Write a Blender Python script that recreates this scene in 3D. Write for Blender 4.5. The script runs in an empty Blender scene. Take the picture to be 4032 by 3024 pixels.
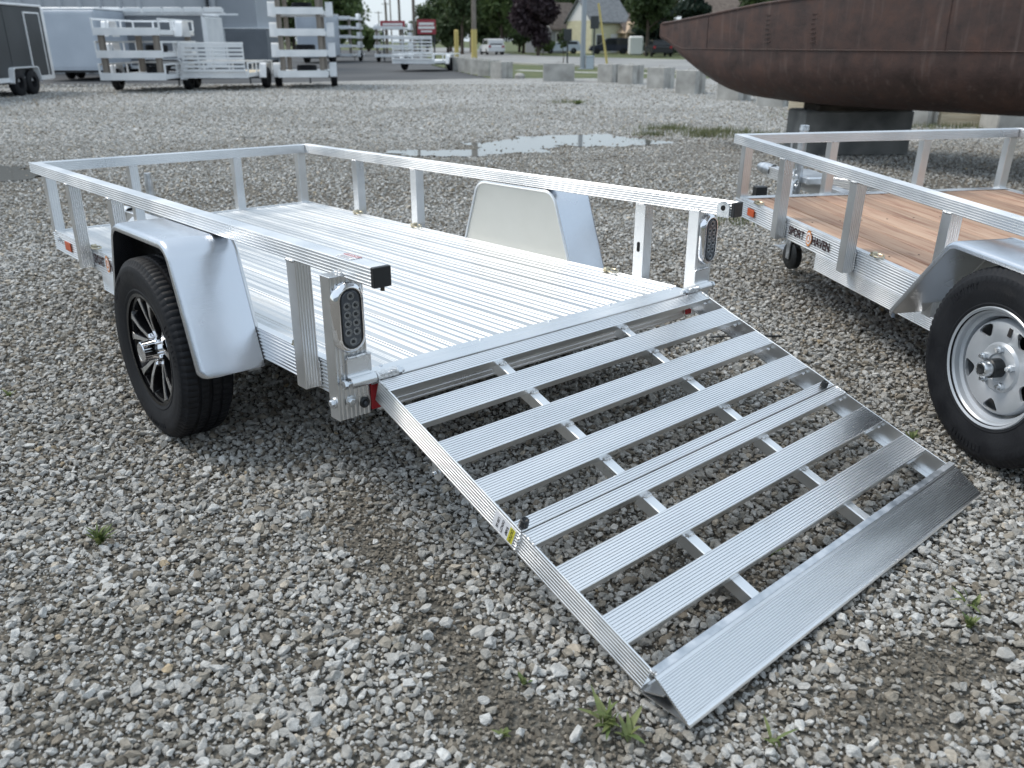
import bpy, bmesh, math, random
import numpy as np
from mathutils import Matrix, Vector, Euler
R = math.radians
rng = random.Random(7)
S = bpy.context.scene
COL = S.collection

# ------------------------------------------------------------------ camera, sky, sun, exposure
CAM_H = 1.3792
cd = bpy.data.cameras.new('camera'); cam = bpy.data.objects.new('camera', cd); COL.objects.link(cam)
cam.location = (0, 0, CAM_H); cam.rotation_euler = (math.pi/2 - 0.3857, 0, 0)
cd.sensor_width = 36; cd.lens = 36*3328/4032; cd.clip_end = 4000; cd.clip_start = 0.05
cd.dof.use_dof = True; cd.dof.focus_distance = 2.9; cd.dof.aperture_fstop = 3.7
S.camera = cam
SUN_EL, SUN_AZ = R(54), R(-72)          # azimuth measured from +Y (view direction) towards +X
wd = bpy.data.worlds.new('World'); S.world = wd; wd.use_nodes = True
nt = wd.node_tree; nt.nodes.clear()
N = nt.nodes.new; L = nt.links.new
out = N('ShaderNodeOutputWorld'); bg = N('ShaderNodeBackground'); sky = N('ShaderNodeTexSky')
sky.sky_type = 'NISHITA'; sky.sun_disc = False; sky.sun_elevation = SUN_EL; sky.sun_rotation = SUN_AZ
sky.air_density = 1.2; sky.dust_density = 1.6; sky.ozone_density = 1.2
tc = N('ShaderNodeTexCoord'); mp = N('ShaderNodeMapping'); mp.inputs['Scale'].default_value = (1, 1, 2.6)
cl = N('ShaderNodeTexNoise'); cl.inputs['Scale'].default_value = 1.6; cl.inputs['Detail'].default_value = 6
rp = N('ShaderNodeMapRange'); rp.inputs[1].default_value = .3; rp.inputs[2].default_value = .75; rp.inputs[3].default_value = .78; rp.inputs[4].default_value = .97
mx = N('ShaderNodeMix'); mx.data_type = 'RGBA'; mx.inputs['B'].default_value = (4.8, 5.6, 6.4, 1)
L(tc.outputs['Generated'], mp.inputs['Vector']); L(mp.outputs[0], cl.inputs['Vector']); L(cl.outputs['Fac'], rp.inputs[0])
sz = N('ShaderNodeSeparateXYZ'); L(tc.outputs['Generated'], sz.inputs[0]); rz = N('ShaderNodeMapRange'); rz.interpolation_type = 'SMOOTHSTEP'    # thin high cloud, clearer haze low down
rz.inputs[1].default_value = 0.0; rz.inputs[2].default_value = .55; rz.inputs[3].default_value = .85; rz.inputs[4].default_value = 1.0; L(sz.outputs['Z'], rz.inputs[0])
ml = N('ShaderNodeMath'); ml.operation = 'MULTIPLY'; L(rp.outputs[0], ml.inputs[0]); L(rz.outputs[0], ml.inputs[1]); L(ml.outputs[0], mx.inputs['Factor']); L(sky.outputs[0], mx.inputs['A']); L(mx.outputs['Result'], bg.inputs['Color'])
bg.inputs['Strength'].default_value = 0.12; L(bg.outputs[0], out.inputs[0])
sd = bpy.data.lights.new('sun', 'SUN'); sun = bpy.data.objects.new('sun', sd); COL.objects.link(sun)
sd.energy = 1.6; sd.angle = R(24); sd.color = (1, .94, .85)
dirv = Vector((math.sin(SUN_AZ)*math.cos(SUN_EL), math.cos(SUN_AZ)*math.cos(SUN_EL), math.sin(SUN_EL)))
sun.rotation_euler = dirv.to_track_quat('Z', 'Y').to_euler(); sun.location = (-20, 0, 30)
S.view_settings.view_transform = 'Standard'; S.view_settings.look = 'None'; S.view_settings.exposure = 0.5; S.view_settings.gamma = 1

# ------------------------------------------------------------------ mesh helpers
class B:
    def __init__(s): s.v = []; s.f = []
    def add(s, vs, fs):
        o = len(s.v); s.v += [tuple(p) for p in vs]; s.f += [tuple(i+o for i in q) for q in fs]; return s
    def box(s, x0, x1, y0, y1, z0, z1, c=0.0):
        if c <= 0:
            return s.add([(x0,y0,z0),(x1,y0,z0),(x1,y1,z0),(x0,y1,z0),(x0,y0,z1),(x1,y0,z1),(x1,y1,z1),(x0,y1,z1)],
                  [(3,2,1,0),(4,5,6,7),(0,1,5,4),(1,2,6,5),(2,3,7,6),(3,0,4,7)])
        pr = [(x0+c,y0),(x1-c,y0),(x1,y0+c),(x1,y1-c),(x1-c,y1),(x0+c,y1),(x0,y1-c),(x0,y0+c)]
        cx, cy = (x0+x1)/2, (y0+y1)/2
        kx, ky = 1-2*c/(x1-x0), 1-2*c/(y1-y0)
        ins = [(cx+(a-cx)*kx, cy+(b-cy)*ky) for a, b in pr]
        vs = [(a,b,z0) for a,b in ins]+[(a,b,z0+c) for a,b in pr]+[(a,b,z1-c) for a,b in pr]+[(a,b,z1) for a,b in ins]
        fs = [tuple(range(7,-1,-1)), tuple(range(24,32))]
        for r in range(3):
            for i in range(8): j = (i+1) % 8; fs.append((r*8+i, r*8+j, r*8+8+j, r*8+8+i))
        return s.add(vs, fs)
    def ext(s, prof, o, ea, eb, et, ln, caps=True):
        o, ea, eb, et = map(Vector, (o, ea, eb, et)); n = len(prof)
        vs = [o+ea*a+eb*b for a, b in prof]; vs += [p+et*ln for p in vs]
        fs = [(i, (i+1) % n, n+(i+1) % n, n+i) for i in range(n)]
        if caps: fs += [tuple(range(n-1, -1, -1)), tuple(range(n, 2*n))]
        if ea.cross(eb).dot(et) < 0: fs = [f[::-1] for f in fs]
        return s.add(vs, fs)
    def lathe(s, prof, n=32, c=(0,0,0), ax=(1,0,0), mod=None, closed=False):
        ax = Vector(ax).normalized(); c = Vector(c)
        e1 = ax.orthogonal().normalized() if abs(ax.x) < .9 else Vector((0,1,0)); e2 = ax.cross(e1)
        m = len(prof); vs = []
        for j in range(n):
            t = 2*math.pi*j/n; d = e1*math.cos(t)+e2*math.sin(t)
            for i, (x, r) in enumerate(prof):
                rr = r if mod is None else mod(i, j, r)
                vs.append(c+ax*x+d*rr)
        fs = []
        for j in range(n):
            k = (j+1) % n
            for i in range(m if closed else m-1):
                i2 = (i+1) % m
                fs.append((j*m+i, k*m+i, k*m+i2, j*m+i2))
        return s.add(vs, fs)
    def disc(s, c, ax, r, n=24):
        ax = Vector(ax).normalized(); c = Vector(c); e1 = ax.orthogonal().normalized(); e2 = ax.cross(e1)
        return s.add([c+e1*r*math.cos(2*math.pi*j/n)+e2*r*math.sin(2*math.pi*j/n) for j in range(n)], [tuple(range(n))])
    def cyl(s, p0, p1, r0, r1=None, n=16):
        p0, p1 = Vector(p0), Vector(p1); r1 = r0 if r1 is None else r1; d = p1-p0
        s.lathe([(0, r0), (d.length, r1)], n, p0, d)
        s.disc(p0, -d, r0, n); s.disc(p1, d, r1, n); return s
    def tube(s, path, r, n=8, caps=True):
        P = [Vector(p) for p in path]; m = len(P); vs = []; prev = None
        for i, p in enumerate(P):
            d = (P[min(i+1, m-1)]-P[max(i-1, 0)]).normalized()
            e1 = d.orthogonal().normalized() if prev is None else (prev-d*prev.dot(d)).normalized()
            prev = e1; e2 = d.cross(e1); rr = r[i] if isinstance(r, (list, tuple)) else r
            vs += [p+(e1*math.cos(2*math.pi*k/n)+e2*math.sin(2*math.pi*k/n))*rr for k in range(n)]
        fs = [(i*n+k, i*n+(k+1) % n, i*n+n+(k+1) % n, i*n+n+k) for i in range(m-1) for k in range(n)]
        if caps: fs += [tuple(range(n-1, -1, -1)), tuple(range((m-1)*n, m*n))]
        return s.add(vs, fs)
    def mesh(s, name, smooth=False, fix=False):
        me = bpy.data.meshes.new(name); me.from_pydata(s.v, [], s.f); me.update()
        if fix:
            bm = bmesh.new(); bm.from_mesh(me); bmesh.ops.recalc_face_normals(bm, faces=bm.faces); bm.to_mesh(me); bm.free()
        if smooth:
            me.polygons.foreach_set('use_smooth', [True]*len(me.polygons))
            if smooth != 'all':
                try: me.set_sharp_from_angle(angle=R(smooth if smooth is not True else 38))
                except Exception: pass
        return me

def link(name, me, mat=None, parent=None, loc=None, mtx=None):
    o = bpy.data.objects.new(name, me); COL.objects.link(o)
    if mat is not None and me is not None and not me.materials: me.materials.append(mat)
    if parent is not None: o.parent = parent
    if loc is not None: o.location = loc
    if mtx is not None: o.matrix_basis = mtx
    return o
def part(name, b, mat, parent, smooth=False, loc=None, fix=False, mtx=None):
    return link(name, b.mesh(name, smooth, fix) if isinstance(b, B) else b, mat, parent, loc, mtx)
def tag(o, label=None, cat=None, group=None, kind=None):
    if label: o['label'] = label
    if cat: o['category'] = cat
    if group: o['group'] = group
    if kind: o['kind'] = kind
    return o
def thing(name, label, cat, loc=(0,0,0), rz=0, group=None):
    o = bpy.data.objects.new(name, None); COL.objects.link(o); o.location = loc; o.rotation_euler = (0,0,rz)
    o.empty_display_size = .2
    return tag(o, label, cat, group)
def kids(o): return [c for c in bpy.data.objects if c.parent == o]
def dup(o, parent=None):
    c = o.copy(); COL.objects.link(c); c.parent = parent
    for k in kids(o): dup(k, c)
    return c

def ribside(Ln, n, d, duty=.35, m=.003):
    k = .25 if duty < .5 else .42                            # wide grooves are V-shaped
    """offsets (t, depth) along one side of length Ln with n grooves"""
    if n <= 0: return []
    p = (Ln-2*m)/n; q = []
    for i in range(n):
        t = m+p*i; g = p*duty
        q += [(t+(p-g)/2, 0), (t+(p-g)/2+g*k, d), (t+(p+g)/2-g*k, d), (t+(p+g)/2, 0)]
    return q
def ribrect(w, h, l=0, r=0, t=0, b=0, d=.0016, c=.0025, duty=.35):
    P = [(c, 0)]+[(x, y) for x, y in ribside(w, b, d, duty)]+[(w-c, 0), (w, c)]
    P += [(w-y, x) for x, y in ribside(h, r, d, duty)]+[(w, h-c), (w-c, h)]
    P += [(w-x, h-y) for x, y in ribside(w, t, d, duty)]+[(c, h), (0, h-c)]
    P += [(y, h-x) for x, y in ribside(h, l, d, duty)]+[(0, c)]
    return P
def fillet(pts, rad, n=6):
    out = [Vector(pts[0])]
    for i in range(1, len(pts)-1):
        a, b, c = Vector(pts[i-1]), Vector(pts[i]), Vector(pts[i+1]); r = rad[i-1] if isinstance(rad, (list, tuple)) else rad
        u = (a-b).normalized(); w = (c-b).normalized(); ang = u.angle(w)
        dd = min(r/math.tan(ang/2), (a-b).length*.49, (c-b).length*.49); r2 = dd*math.tan(ang/2)
        p, q = b+u*dd, b+w*dd; ctr = b+(u+w).normalized()*(r2/math.sin(ang/2))
        for k in range(n+1):
            v = (p-ctr).lerp(q-ctr, k/n); out.append(ctr+v.normalized()*r2)
    out.append(Vector(pts[-1])); return out
X_, Y_, Z_ = (1,0,0), (0,1,0), (0,0,1)

# ------------------------------------------------------------------ materials
def mat(name, col, rough=.6, metal=0.0, spec=.5):
    m = bpy.data.materials.new(name); m.use_nodes = True; p = m.node_tree.nodes['Principled BSDF']
    p.inputs['Base Color'].default_value = (*col, 1); p.inputs['Roughness'].default_value = rough
    p.inputs['Metallic'].default_value = metal; p.inputs['Specular IOR Level'].default_value = spec
    return m
def nodes(m): return m.node_tree, m.node_tree.nodes['Principled BSDF']
def vary(m, scale=(8,8,8), c0=None, c1=None, r0=None, r1=None, bump=0, bscale=60, lo=.35, hi=.65, detail=5, dist=.0, rnd=0):
    t, p = nodes(m); n = t.nodes.new; l = t.links.new
    co = n('ShaderNodeTexCoord'); mpn = n('ShaderNodeMapping'); mpn.inputs['Scale'].default_value = scale; l(co.outputs['Object'], mpn.inputs['Vector'])
    if rnd:
        oi = n('ShaderNodeObjectInfo'); vm = n('ShaderNodeVectorMath'); vm.operation = 'SCALE'; cb = n('ShaderNodeCombineXYZ')
        for i in range(3): l(oi.outputs['Random'], cb.inputs[i])
        l(cb.outputs[0], vm.inputs[0]); vm.inputs['Scale'].default_value = 37.0; l(vm.outputs[0], mpn.inputs['Location'])
    ns = n('ShaderNodeTexNoise'); ns.inputs['Scale'].default_value = 1; ns.inputs['Detail'].default_value = detail; ns.inputs['Distortion'].default_value = dist; l(mpn.outputs[0], ns.inputs['Vector'])
    mr = n('ShaderNodeMapRange'); mr.inputs[1].default_value = lo; mr.inputs[2].default_value = hi; l(ns.outputs['Fac'], mr.inputs[0])
    if c0 is not None:
        mx = n('ShaderNodeMix'); mx.data_type = 'RGBA'; mx.inputs['A'].default_value = (*c0, 1); mx.inputs['B'].default_value = (*c1, 1)
        l(mr.outputs[0], mx.inputs['Factor']); l(mx.outputs['Result'], p.inputs['Base Color'])
    if r0 is not None:
        m2 = n('ShaderNodeMapRange'); m2.inputs[3].default_value = r0; m2.inputs[4].default_value = r1; l(mr.outputs[0], m2.inputs[0]); l(m2.outputs[0], p.inputs['Roughness'])
    if bump:
        n2 = n('ShaderNodeTexNoise'); n2.inputs['Scale'].default_value = bscale; n2.inputs['Detail'].default_value = 4; l(mpn.outputs[0] if False else co.outputs['Object'], n2.inputs['Vector'])
        bp = n('ShaderNodeBump'); bp.inputs['Strength'].default_value = bump; bp.inputs['Distance'].default_value = .004; l(n2.outputs['Fac'], bp.inputs['Height']); l(bp.outputs[0], p.inputs['Normal'])
    return m
M = {}
M['alu'] = vary(mat('mill_aluminium', (.8,.81,.82), .34, 1), (3,3,3), (.74,.755,.77), (.86,.865,.87), .27, .42, .04, 220)
M['alu_deck'] = vary(mat('deck_aluminium', (.85,.86,.86), .36, 1), (14,.6,6), (.60,.615,.625), (.71,.72,.725), .34, .5, .03, 150)
def scuff(m, amt=.35, sc=(5,2,5)):
    t, p = nodes(m); n = t.nodes.new; l = t.links.new; src = p.inputs['Base Color'].links[0].from_socket
    co = n('ShaderNodeTexCoord'); mp_ = n('ShaderNodeMapping'); mp_.inputs['Scale'].default_value = sc; l(co.outputs['Object'], mp_.inputs['Vector']); ns = n('ShaderNodeTexNoise'); ns.inputs['Scale'].default_value = 1.3; ns.inputs['Detail'].default_value = 9; ns.inputs['Roughness'].default_value = .72; l(mp_.outputs[0], ns.inputs['Vector'])
    mr = n('ShaderNodeMapRange'); mr.inputs[1].default_value = .56; mr.inputs[2].default_value = .74; mr.inputs[3].default_value = 0; mr.inputs[4].default_value = amt; l(ns.outputs['Fac'], mr.inputs[0])
    mx = n('ShaderNodeMix'); mx.data_type = 'RGBA'; mx.inputs['B'].default_value = (.42,.41,.39,1); l(mr.outputs[0], mx.inputs['Factor']); l(src, mx.inputs['A']); l(mx.outputs['Result'], p.inputs['Base Color'])
    ad = n('ShaderNodeMath'); ad.operation = 'ADD'; rs = p.inputs['Roughness'].links[0].from_socket; l(rs, ad.inputs[0]); l(mr.outputs[0], ad.inputs[1]); l(ad.outputs[0], p.inputs['Roughness'])
scuff(M['alu_deck'], .3, (6,1.6,6)); scuff(M['alu'], .14, (9,9,9))
M['alu_ramp'] = vary(mat('ramp_aluminium', (.8,.81,.82), .3, 1), (1.5,9,9), (.85,.86,.87), (.93,.935,.94), .26, .38, .03, 180)
scuff(M['alu_ramp'], .2, (3,14,14))
M['alu_fender'] = vary(mat('fender_aluminium', (.84,.85,.87), .3, 1), (3,3,3), (.64,.67,.72), (.68,.705,.75), .21, .28, .0, 300)
t, p = nodes(M['alu_fender']); n = t.nodes.new; l = t.links.new
co = n('ShaderNodeTexCoord'); wv_ = n('ShaderNodeTexNoise'); wv_.inputs['Scale'].default_value = 5; wv_.inputs['Detail'].default_value = 2; l(co.outputs['Object'], wv_.inputs['Vector'])
mpn = n('ShaderNodeMapping'); mpn.inputs['Scale'].default_value = (14, 260, 260); l(co.outputs['Object'], mpn.inputs['Vector']); gr = n('ShaderNodeTexNoise'); gr.inputs['Scale'].default_value = 1; gr.inputs['Detail'].default_value = 3; l(mpn.outputs[0], gr.inputs['Vector'])
b1 = n('ShaderNodeBump'); b1.inputs['Strength'].default_value = .16; b1.inputs['Distance'].default_value = .02; l(wv_.outputs['Fac'], b1.inputs['Height'])
b2_ = n('ShaderNodeBump'); b2_.inputs['Strength'].default_value = .22; b2_.inputs['Distance'].default_value = .002; l(gr.outputs['Fac'], b2_.inputs['Height']); l(b1.outputs[0], b2_.inputs['Normal']); l(b2_.outputs[0], p.inputs['Normal'])
M['weld'] = vary(mat('weld_bead', (.8,.8,.8), .4, 1), (90,90,90), (.6,.6,.6), (.9,.9,.9), .25, .5, .5, 150)
M['alu_panel'] = vary(mat('satin_panel_sheet', (.6,.6,.56), .5, .85), (4,4,4), (.56,.56,.525), (.62,.62,.585), .45, .55)
M['chrome'] = mat('chrome', (.9,.9,.92), .05, 1)
M['zinc'] = vary(mat('zinc_plated_steel', (.72,.75,.78), .3, 1), (40,40,40), (.6,.63,.66), (.82,.84,.86), .22, .4)
M['brass'] = vary(mat('yellow_zinc', (.5,.45,.33), .36, 1), (30,30,30), (.36,.31,.2), (.62,.57,.45), .25, .45)
M['black_plastic'] = mat('black_plastic', (.014,.016,.018), .42)
M['rubber'] = vary(mat('tyre_rubber', (.009,.0095,.012), .6), (10,10,10), (.006,.0065,.009), (.013,.014,.017), .5, .72, .2, 120)
nodes(M['rubber'])[1].inputs['Specular IOR Level'].default_value = .3
M['black_gloss'] = mat('gloss_black_wheel', (.008,.008,.009), .12)
M['machined'] = mat('machined_face', (.86,.86,.87), .22, 1)
M['silver_paint'] = vary(mat('silver_wheel_paint', (.5,.53,.56), .36, .4), (6,6,6), (.46,.49,.52), (.56,.58,.61), .28, .4)
M['dark_hole'] = mat('dark_recess', (.006,.006,.007), .8)
M['lens'] = mat('clear_dark_lens', (.07,.078,.09), .08)
M['led'] = mat('led_reflector', (.3,.32,.34), .2, .7)
M['amber'] = mat('amber_reflector', (.55,.10,.03), .35)
M['red'] = mat('red_reflector', (.33,.012,.018), .35)
M['white_decal'] = mat('white_decal', (.82,.82,.85), .5)
M['yellow_decal'] = mat('yellow_decal', (.68,.62,.07), .5)
M['black_ink'] = mat('black_ink', (.012,.01,.011), .5)
M['maroon_ink'] = mat('dark_maroon_ink', (.035,.012,.014), .5)
M['orange_ink'] = mat('orange_ink', (.72,.28,.08), .5)
M['red_ink'] = mat('red_ink', (.42,.06,.06), .5)
M['galv'] = vary(mat('galvanised', (.62,.65,.68), .4, 1), (25,25,25), (.52,.55,.58), (.75,.77,.8), .3, .5)
M['concrete'] = vary(mat('cast_concrete', (.42,.41,.39), .9), (3,3,3), (.30,.29,.27), (.50,.49,.46), None, None, .5, 40, .3, .7, rnd=1)
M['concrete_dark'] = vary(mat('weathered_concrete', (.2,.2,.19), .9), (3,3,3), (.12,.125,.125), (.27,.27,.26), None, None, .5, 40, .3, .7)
M['timber_dark'] = vary(mat('dark_timber', (.05,.04,.035), .9), (3,20,20), (.03,.025,.02), (.08,.065,.05), None, None, .3, 30)
M['beige'] = vary(mat('beige_timber', (.62,.53,.38), .8), (2,20,20), (.52,.43,.3), (.68,.6,.46))
M['asphalt'] = vary(mat('asphalt', (.06,.062,.066), .9), (.25,.25,.25), (.05,.052,.056), (.085,.087,.09), None, None, .4, 90)
M['road'] = vary(mat('road_concrete', (.27,.27,.265), .9), (.2,.2,.2), (.22,.22,.22), (.31,.31,.3), None, None, .3, 60)
M['grassland'] = vary(mat('turf', (.07,.10,.03), .95), (.8,.8,.8), (.06,.085,.03), (.12,.13,.05), None, None, .6, 40)
M['path'] = mat('concrete_path', (.45,.44,.41), .9)
M['bg_white'] = vary(mat('white_coated_aluminium', (.8,.81,.82), .4, .1), (2,2,2), (.74,.76,.78), (.86,.87,.88))
M['bg_grey'] = vary(mat('grey_panel', (.16,.175,.195), .5), (1,1,1), (.14,.155,.175), (.18,.195,.215))
M['bg_dark'] = vary(mat('charcoal_panel', (.04,.045,.05), .45), (1,1,1), (.035,.04,.044), (.05,.055,.06))
M['bg_silver'] = vary(mat('silver_panel', (.5,.55,.62), .45, .2), (1,1,1), (.46,.51,.58), (.54,.59,.66))
M['bld'] = vary(mat('building_steel', (.44,.46,.49), .5), (.5,.5,.2), (.41,.43,.46), (.48,.5,.53))
M['bld2'] = vary(mat('building_steel_b', (.36,.385,.42), .55), (.5,.5,.2), (.34,.365,.4), (.39,.415,.45))
M['pole'] = vary(mat('weathered_pole', (.19,.165,.14), .9), (8,8,1), (.15,.13,.11), (.25,.22,.19))
M['steel_pole'] = mat('galvanised_pole', (.33,.36,.4), .5, .3)
M['yellow'] = mat('yellow_paint', (.52,.42,.15), .7)
M['sign_red'] = mat('sign_red', (.30,.035,.05), .6)
M['sign_white'] = mat('sign_white', (.8,.78,.78), .5)
M['bark'] = vary(mat('bark', (.08,.06,.045), .95), (6,6,2), (.05,.04,.03), (.12,.09,.07))
M['car_white'] = mat('white_car_paint', (.75,.76,.77), .25)
M['car_dark'] = mat('dark_blue_car_paint', (.012,.018,.035), .2)
M['car_black'] = mat('black_car_paint', (.012,.013,.015), .25)
M['glass'] = mat('dark_glass', (.015,.018,.02), .06)
M['house_cream'] = vary(mat('cream_siding', (.66,.63,.44), .8), (1,1,8), (.6,.57,.39), (.7,.67,.48))
M['house_white'] = mat('white_siding', (.78,.78,.76), .8)
M['house_grey'] = mat('grey_siding', (.3,.31,.34), .8)
M['shingle'] = vary(mat('grey_shingles', (.17,.18,.19), .9), (3,3,3), (.14,.15,.16), (.21,.22,.23))
M['shingle_brown'] = vary(mat('brown_shingles', (.13,.10,.085), .9), (3,3,3), (.1,.08,.07), (.16,.13,.11))
M['tan'] = mat('tan_siding', (.5,.38,.27), .8)
def leafmat(name, a, b):
    m = mat(name, a, .6); t, p = nodes(m); n = t.nodes.new
    g = n('ShaderNodeNewGeometry'); r = n('ShaderNodeMix'); r.data_type = 'RGBA'; r.inputs['A'].default_value = (*a, 1); r.inputs['B'].default_value = (*b, 1)
    t.links.new(g.outputs['Random Per Island'], r.inputs['Factor']); t.links.new(r.outputs['Result'], p.inputs['Base Color'])
    tr = n('ShaderNodeBsdfTranslucent'); ms = n('ShaderNodeMixShader'); ms.inputs[0].default_value = .25
    t.links.new(r.outputs['Result'], tr.inputs['Color']); o = t.nodes['Material Output']
    t.links.new(p.outputs[0], ms.inputs[1]); t.links.new(tr.outputs[0], ms.inputs[2]); t.links.new(ms.outputs[0], o.inputs[0]); return m
M['leaf_green'] = leafmat('green_leaves', (.06,.105,.03), (.13,.175,.06))
M['leaf_dark'] = leafmat('dark_green_leaves', (.04,.07,.025), (.085,.12,.045))
M['leaf_purple'] = leafmat('purple_leaves', (.028,.016,.022), (.055,.035,.042))
M['leaf_spruce'] = leafmat('spruce_needles', (.02,.04,.028), (.045,.07,.045))
M['weed'] = leafmat('weed_leaves', (.10,.15,.045), (.21,.24,.09))
M['grass'] = leafmat('grass_blades', (.09,.12,.05), (.22,.22,.11))
# rusty hull
m = M['rust'] = mat('rusty_steel_hull', (.09,.045,.038), .7); t, p = nodes(m); n = t.nodes.new; l = t.links.new
co = n('ShaderNodeTexCoord'); a = n('ShaderNodeTexNoise'); a.inputs['Scale'].default_value = 3.5; a.inputs['Detail'].default_value = 9; a.inputs['Roughness'].default_value = .7
l(co.outputs['Object'], a.inputs['Vector']); mpn = n('ShaderNodeMapping'); mpn.inputs['Scale'].default_value = (16, 16, 1.2); l(co.outputs['Object'], mpn.inputs['Vector'])
b_ = n('ShaderNodeTexNoise'); b_.inputs['Scale'].default_value = 1.0; b_.inputs['Detail'].default_value = 6; l(mpn.outputs[0], b_.inputs['Vector'])
cr = n('ShaderNodeValToRGB'); e = cr.color_ramp.elements; e[0].position = .3; e[0].color = (.032,.021,.019,1); e[1].position = .75; e[1].color = (.125,.07,.055,1)
k = cr.color_ramp.elements.new(.5); k.color = (.07,.041,.035,1); l(a.outputs['Fac'], cr.inputs['Fac'])
cr2 = n('ShaderNodeValToRGB'); e = cr2.color_ramp.elements; e[0].position = .56; e[0].color = (0,0,0,1); e[1].position = .78; e[1].color = (.5,.5,.5,1); l(b_.outputs['Fac'], cr2.inputs['Fac'])
mx = n('ShaderNodeMix'); mx.data_type = 'RGBA'; mx.inputs['B'].default_value = (.17,.125,.11,1); l(cr2.outputs['Color'], mx.inputs['Factor']); l(cr.outputs['Color'], mx.inputs['A']); l(mx.outputs['Result'], p.inputs['Base Color'])
bp = n('ShaderNodeBump'); big = n('ShaderNodeTexNoise'); big.inputs['Scale'].default_value = 1.1; big.inputs['Detail'].default_value = 3; l(co.outputs['Object'], big.inputs['Vector']); ma = n('ShaderNodeMath'); ma.operation = 'MULTIPLY_ADD'; ma.inputs[1].default_value = 5.0; l(big.outputs['Fac'], ma.inputs[0]); l(a.outputs['Fac'], ma.inputs[2])
mrr = n('ShaderNodeMapRange'); mrr.inputs[1].default_value = .35; mrr.inputs[2].default_value = .65; mrr.inputs[3].default_value = .42; mrr.inputs[4].default_value = .85; l(a.outputs['Fac'], mrr.inputs[0]); l(mrr.outputs[0], p.inputs['Roughness'])
bp.inputs['Strength'].default_value = .5; bp.inputs['Distance'].default_value = .012; l(ma.outputs[0], bp.inputs['Height']); l(bp.outputs[0], p.inputs['Normal'])
# wood planks: grain along Y, own tint per plank
m = M['wood'] = mat('pine_plank', (.4,.25,.16), .65); t, p = nodes(m); n = t.nodes.new; l = t.links.new
co = n('ShaderNodeTexCoord'); oi = n('ShaderNodeObjectInfo'); cb = n('ShaderNodeCombineXYZ'); vm = n('ShaderNodeVectorMath'); vm.operation = 'MULTIPLY_ADD'
for i in range(3): l(oi.outputs['Random'], cb.inputs[i])
vm.inputs[1].default_value = (31, 17, 5); l(cb.outputs[0], vm.inputs[0]); l(co.outputs['Object'], vm.inputs[2])
mpn = n('ShaderNodeMapping'); mpn.inputs['Scale'].default_value = (26, 1.3, 10); l(vm.outputs[0], mpn.inputs['Vector'])
a = n('ShaderNodeTexNoise'); a.inputs['Scale'].default_value = 1.2; a.inputs['Detail'].default_value = 7; a.inputs['Distortion'].default_value = 1.2; l(mpn.outputs[0], a.inputs['Vector'])
cr = n('ShaderNodeValToRGB'); e = cr.color_ramp.elements; e[0].position = .3; e[0].color = (.26,.12,.075,1); e[1].position = .72; e[1].color = (.52,.365,.26,1)
k = cr.color_ramp.elements.new(.48); k.color = (.43,.275,.19,1); l(a.outputs['Fac'], cr.inputs['Fac'])
hs = n('ShaderNodeHueSaturation'); mr = n('ShaderNodeMapRange'); mr.inputs[3].default_value = .8; mr.inputs[4].default_value = 1.15; l(oi.outputs['Random'], mr.inputs[0]); l(mr.outputs[0], hs.inputs['Value']); l(cr.outputs['Color'], hs.inputs['Color'])
kn = n('ShaderNodeTexVoronoi'); kn.inputs['Scale'].default_value = 1; mk = n('ShaderNodeMapping'); mk.inputs['Scale'].default_value = (7, 2.6, 3); l(vm.outputs[0], mk.inputs['Vector']); l(mk.outputs[0], kn.inputs['Vector'])
km = n('ShaderNodeMapRange'); km.inputs[1].default_value = .06; km.inputs[2].default_value = .14; km.inputs[3].default_value = .75; km.inputs[4].default_value = 0; l(kn.outputs['Distance'], km.inputs[0])
mx = n('ShaderNodeMix'); mx.data_type = 'RGBA'; mx.inputs['B'].default_value = (.10,.045,.025,1); l(km.outputs[0], mx.inputs['Factor']); l(hs.outputs[0], mx.inputs['A']); l(mx.outputs['Result'], p.inputs['Base Color'])
# gravel ground (fines, and whole stones where they are too far to be built)
m = M['gravel'] = mat('gravel_ground', (.2,.19,.18), .95); t, p = nodes(m); n = t.nodes.new; l = t.links.new
co = n('ShaderNodeTexCoord'); vo = n('ShaderNodeTexVoronoi'); vo.inputs['Scale'].default_value = 26; l(co.outputs['Object'], vo.inputs['Vector'])
sep = n('ShaderNodeSeparateColor'); l(vo.outputs['Color'], sep.inputs[0])
cr = n('ShaderNodeValToRGB'); e = cr.color_ramp.elements; e[0].position = 0; e[0].color = (.14,.135,.125,1); e[1].position = 1; e[1].color = (.55,.55,.545,1); k = cr.color_ramp.elements.new(.5); k.color = (.33,.328,.315,1); l(sep.outputs[0], cr.inputs['Fac'])
no = n('ShaderNodeTexNoise'); no.inputs['Scale'].default_value = .35; no.inputs['Detail'].default_value = 6; l(co.outputs['Object'], no.inputs['Vector'])
mr = n('ShaderNodeMapRange'); mr.inputs[1].default_value = .5; mr.inputs[2].default_value = .72; mr.inputs[3].default_value = 0; mr.inputs[4].default_value = .55; l(no.outputs['Fac'], mr.inputs[0])
mx = n('ShaderNodeMix'); mx.data_type = 'RGBA'; mx.inputs['B'].default_value = (.11,.10,.085,1); l(mr.outputs[0], mx.inputs['Factor']); l(cr.outputs['Color'], mx.inputs['A'])
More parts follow.
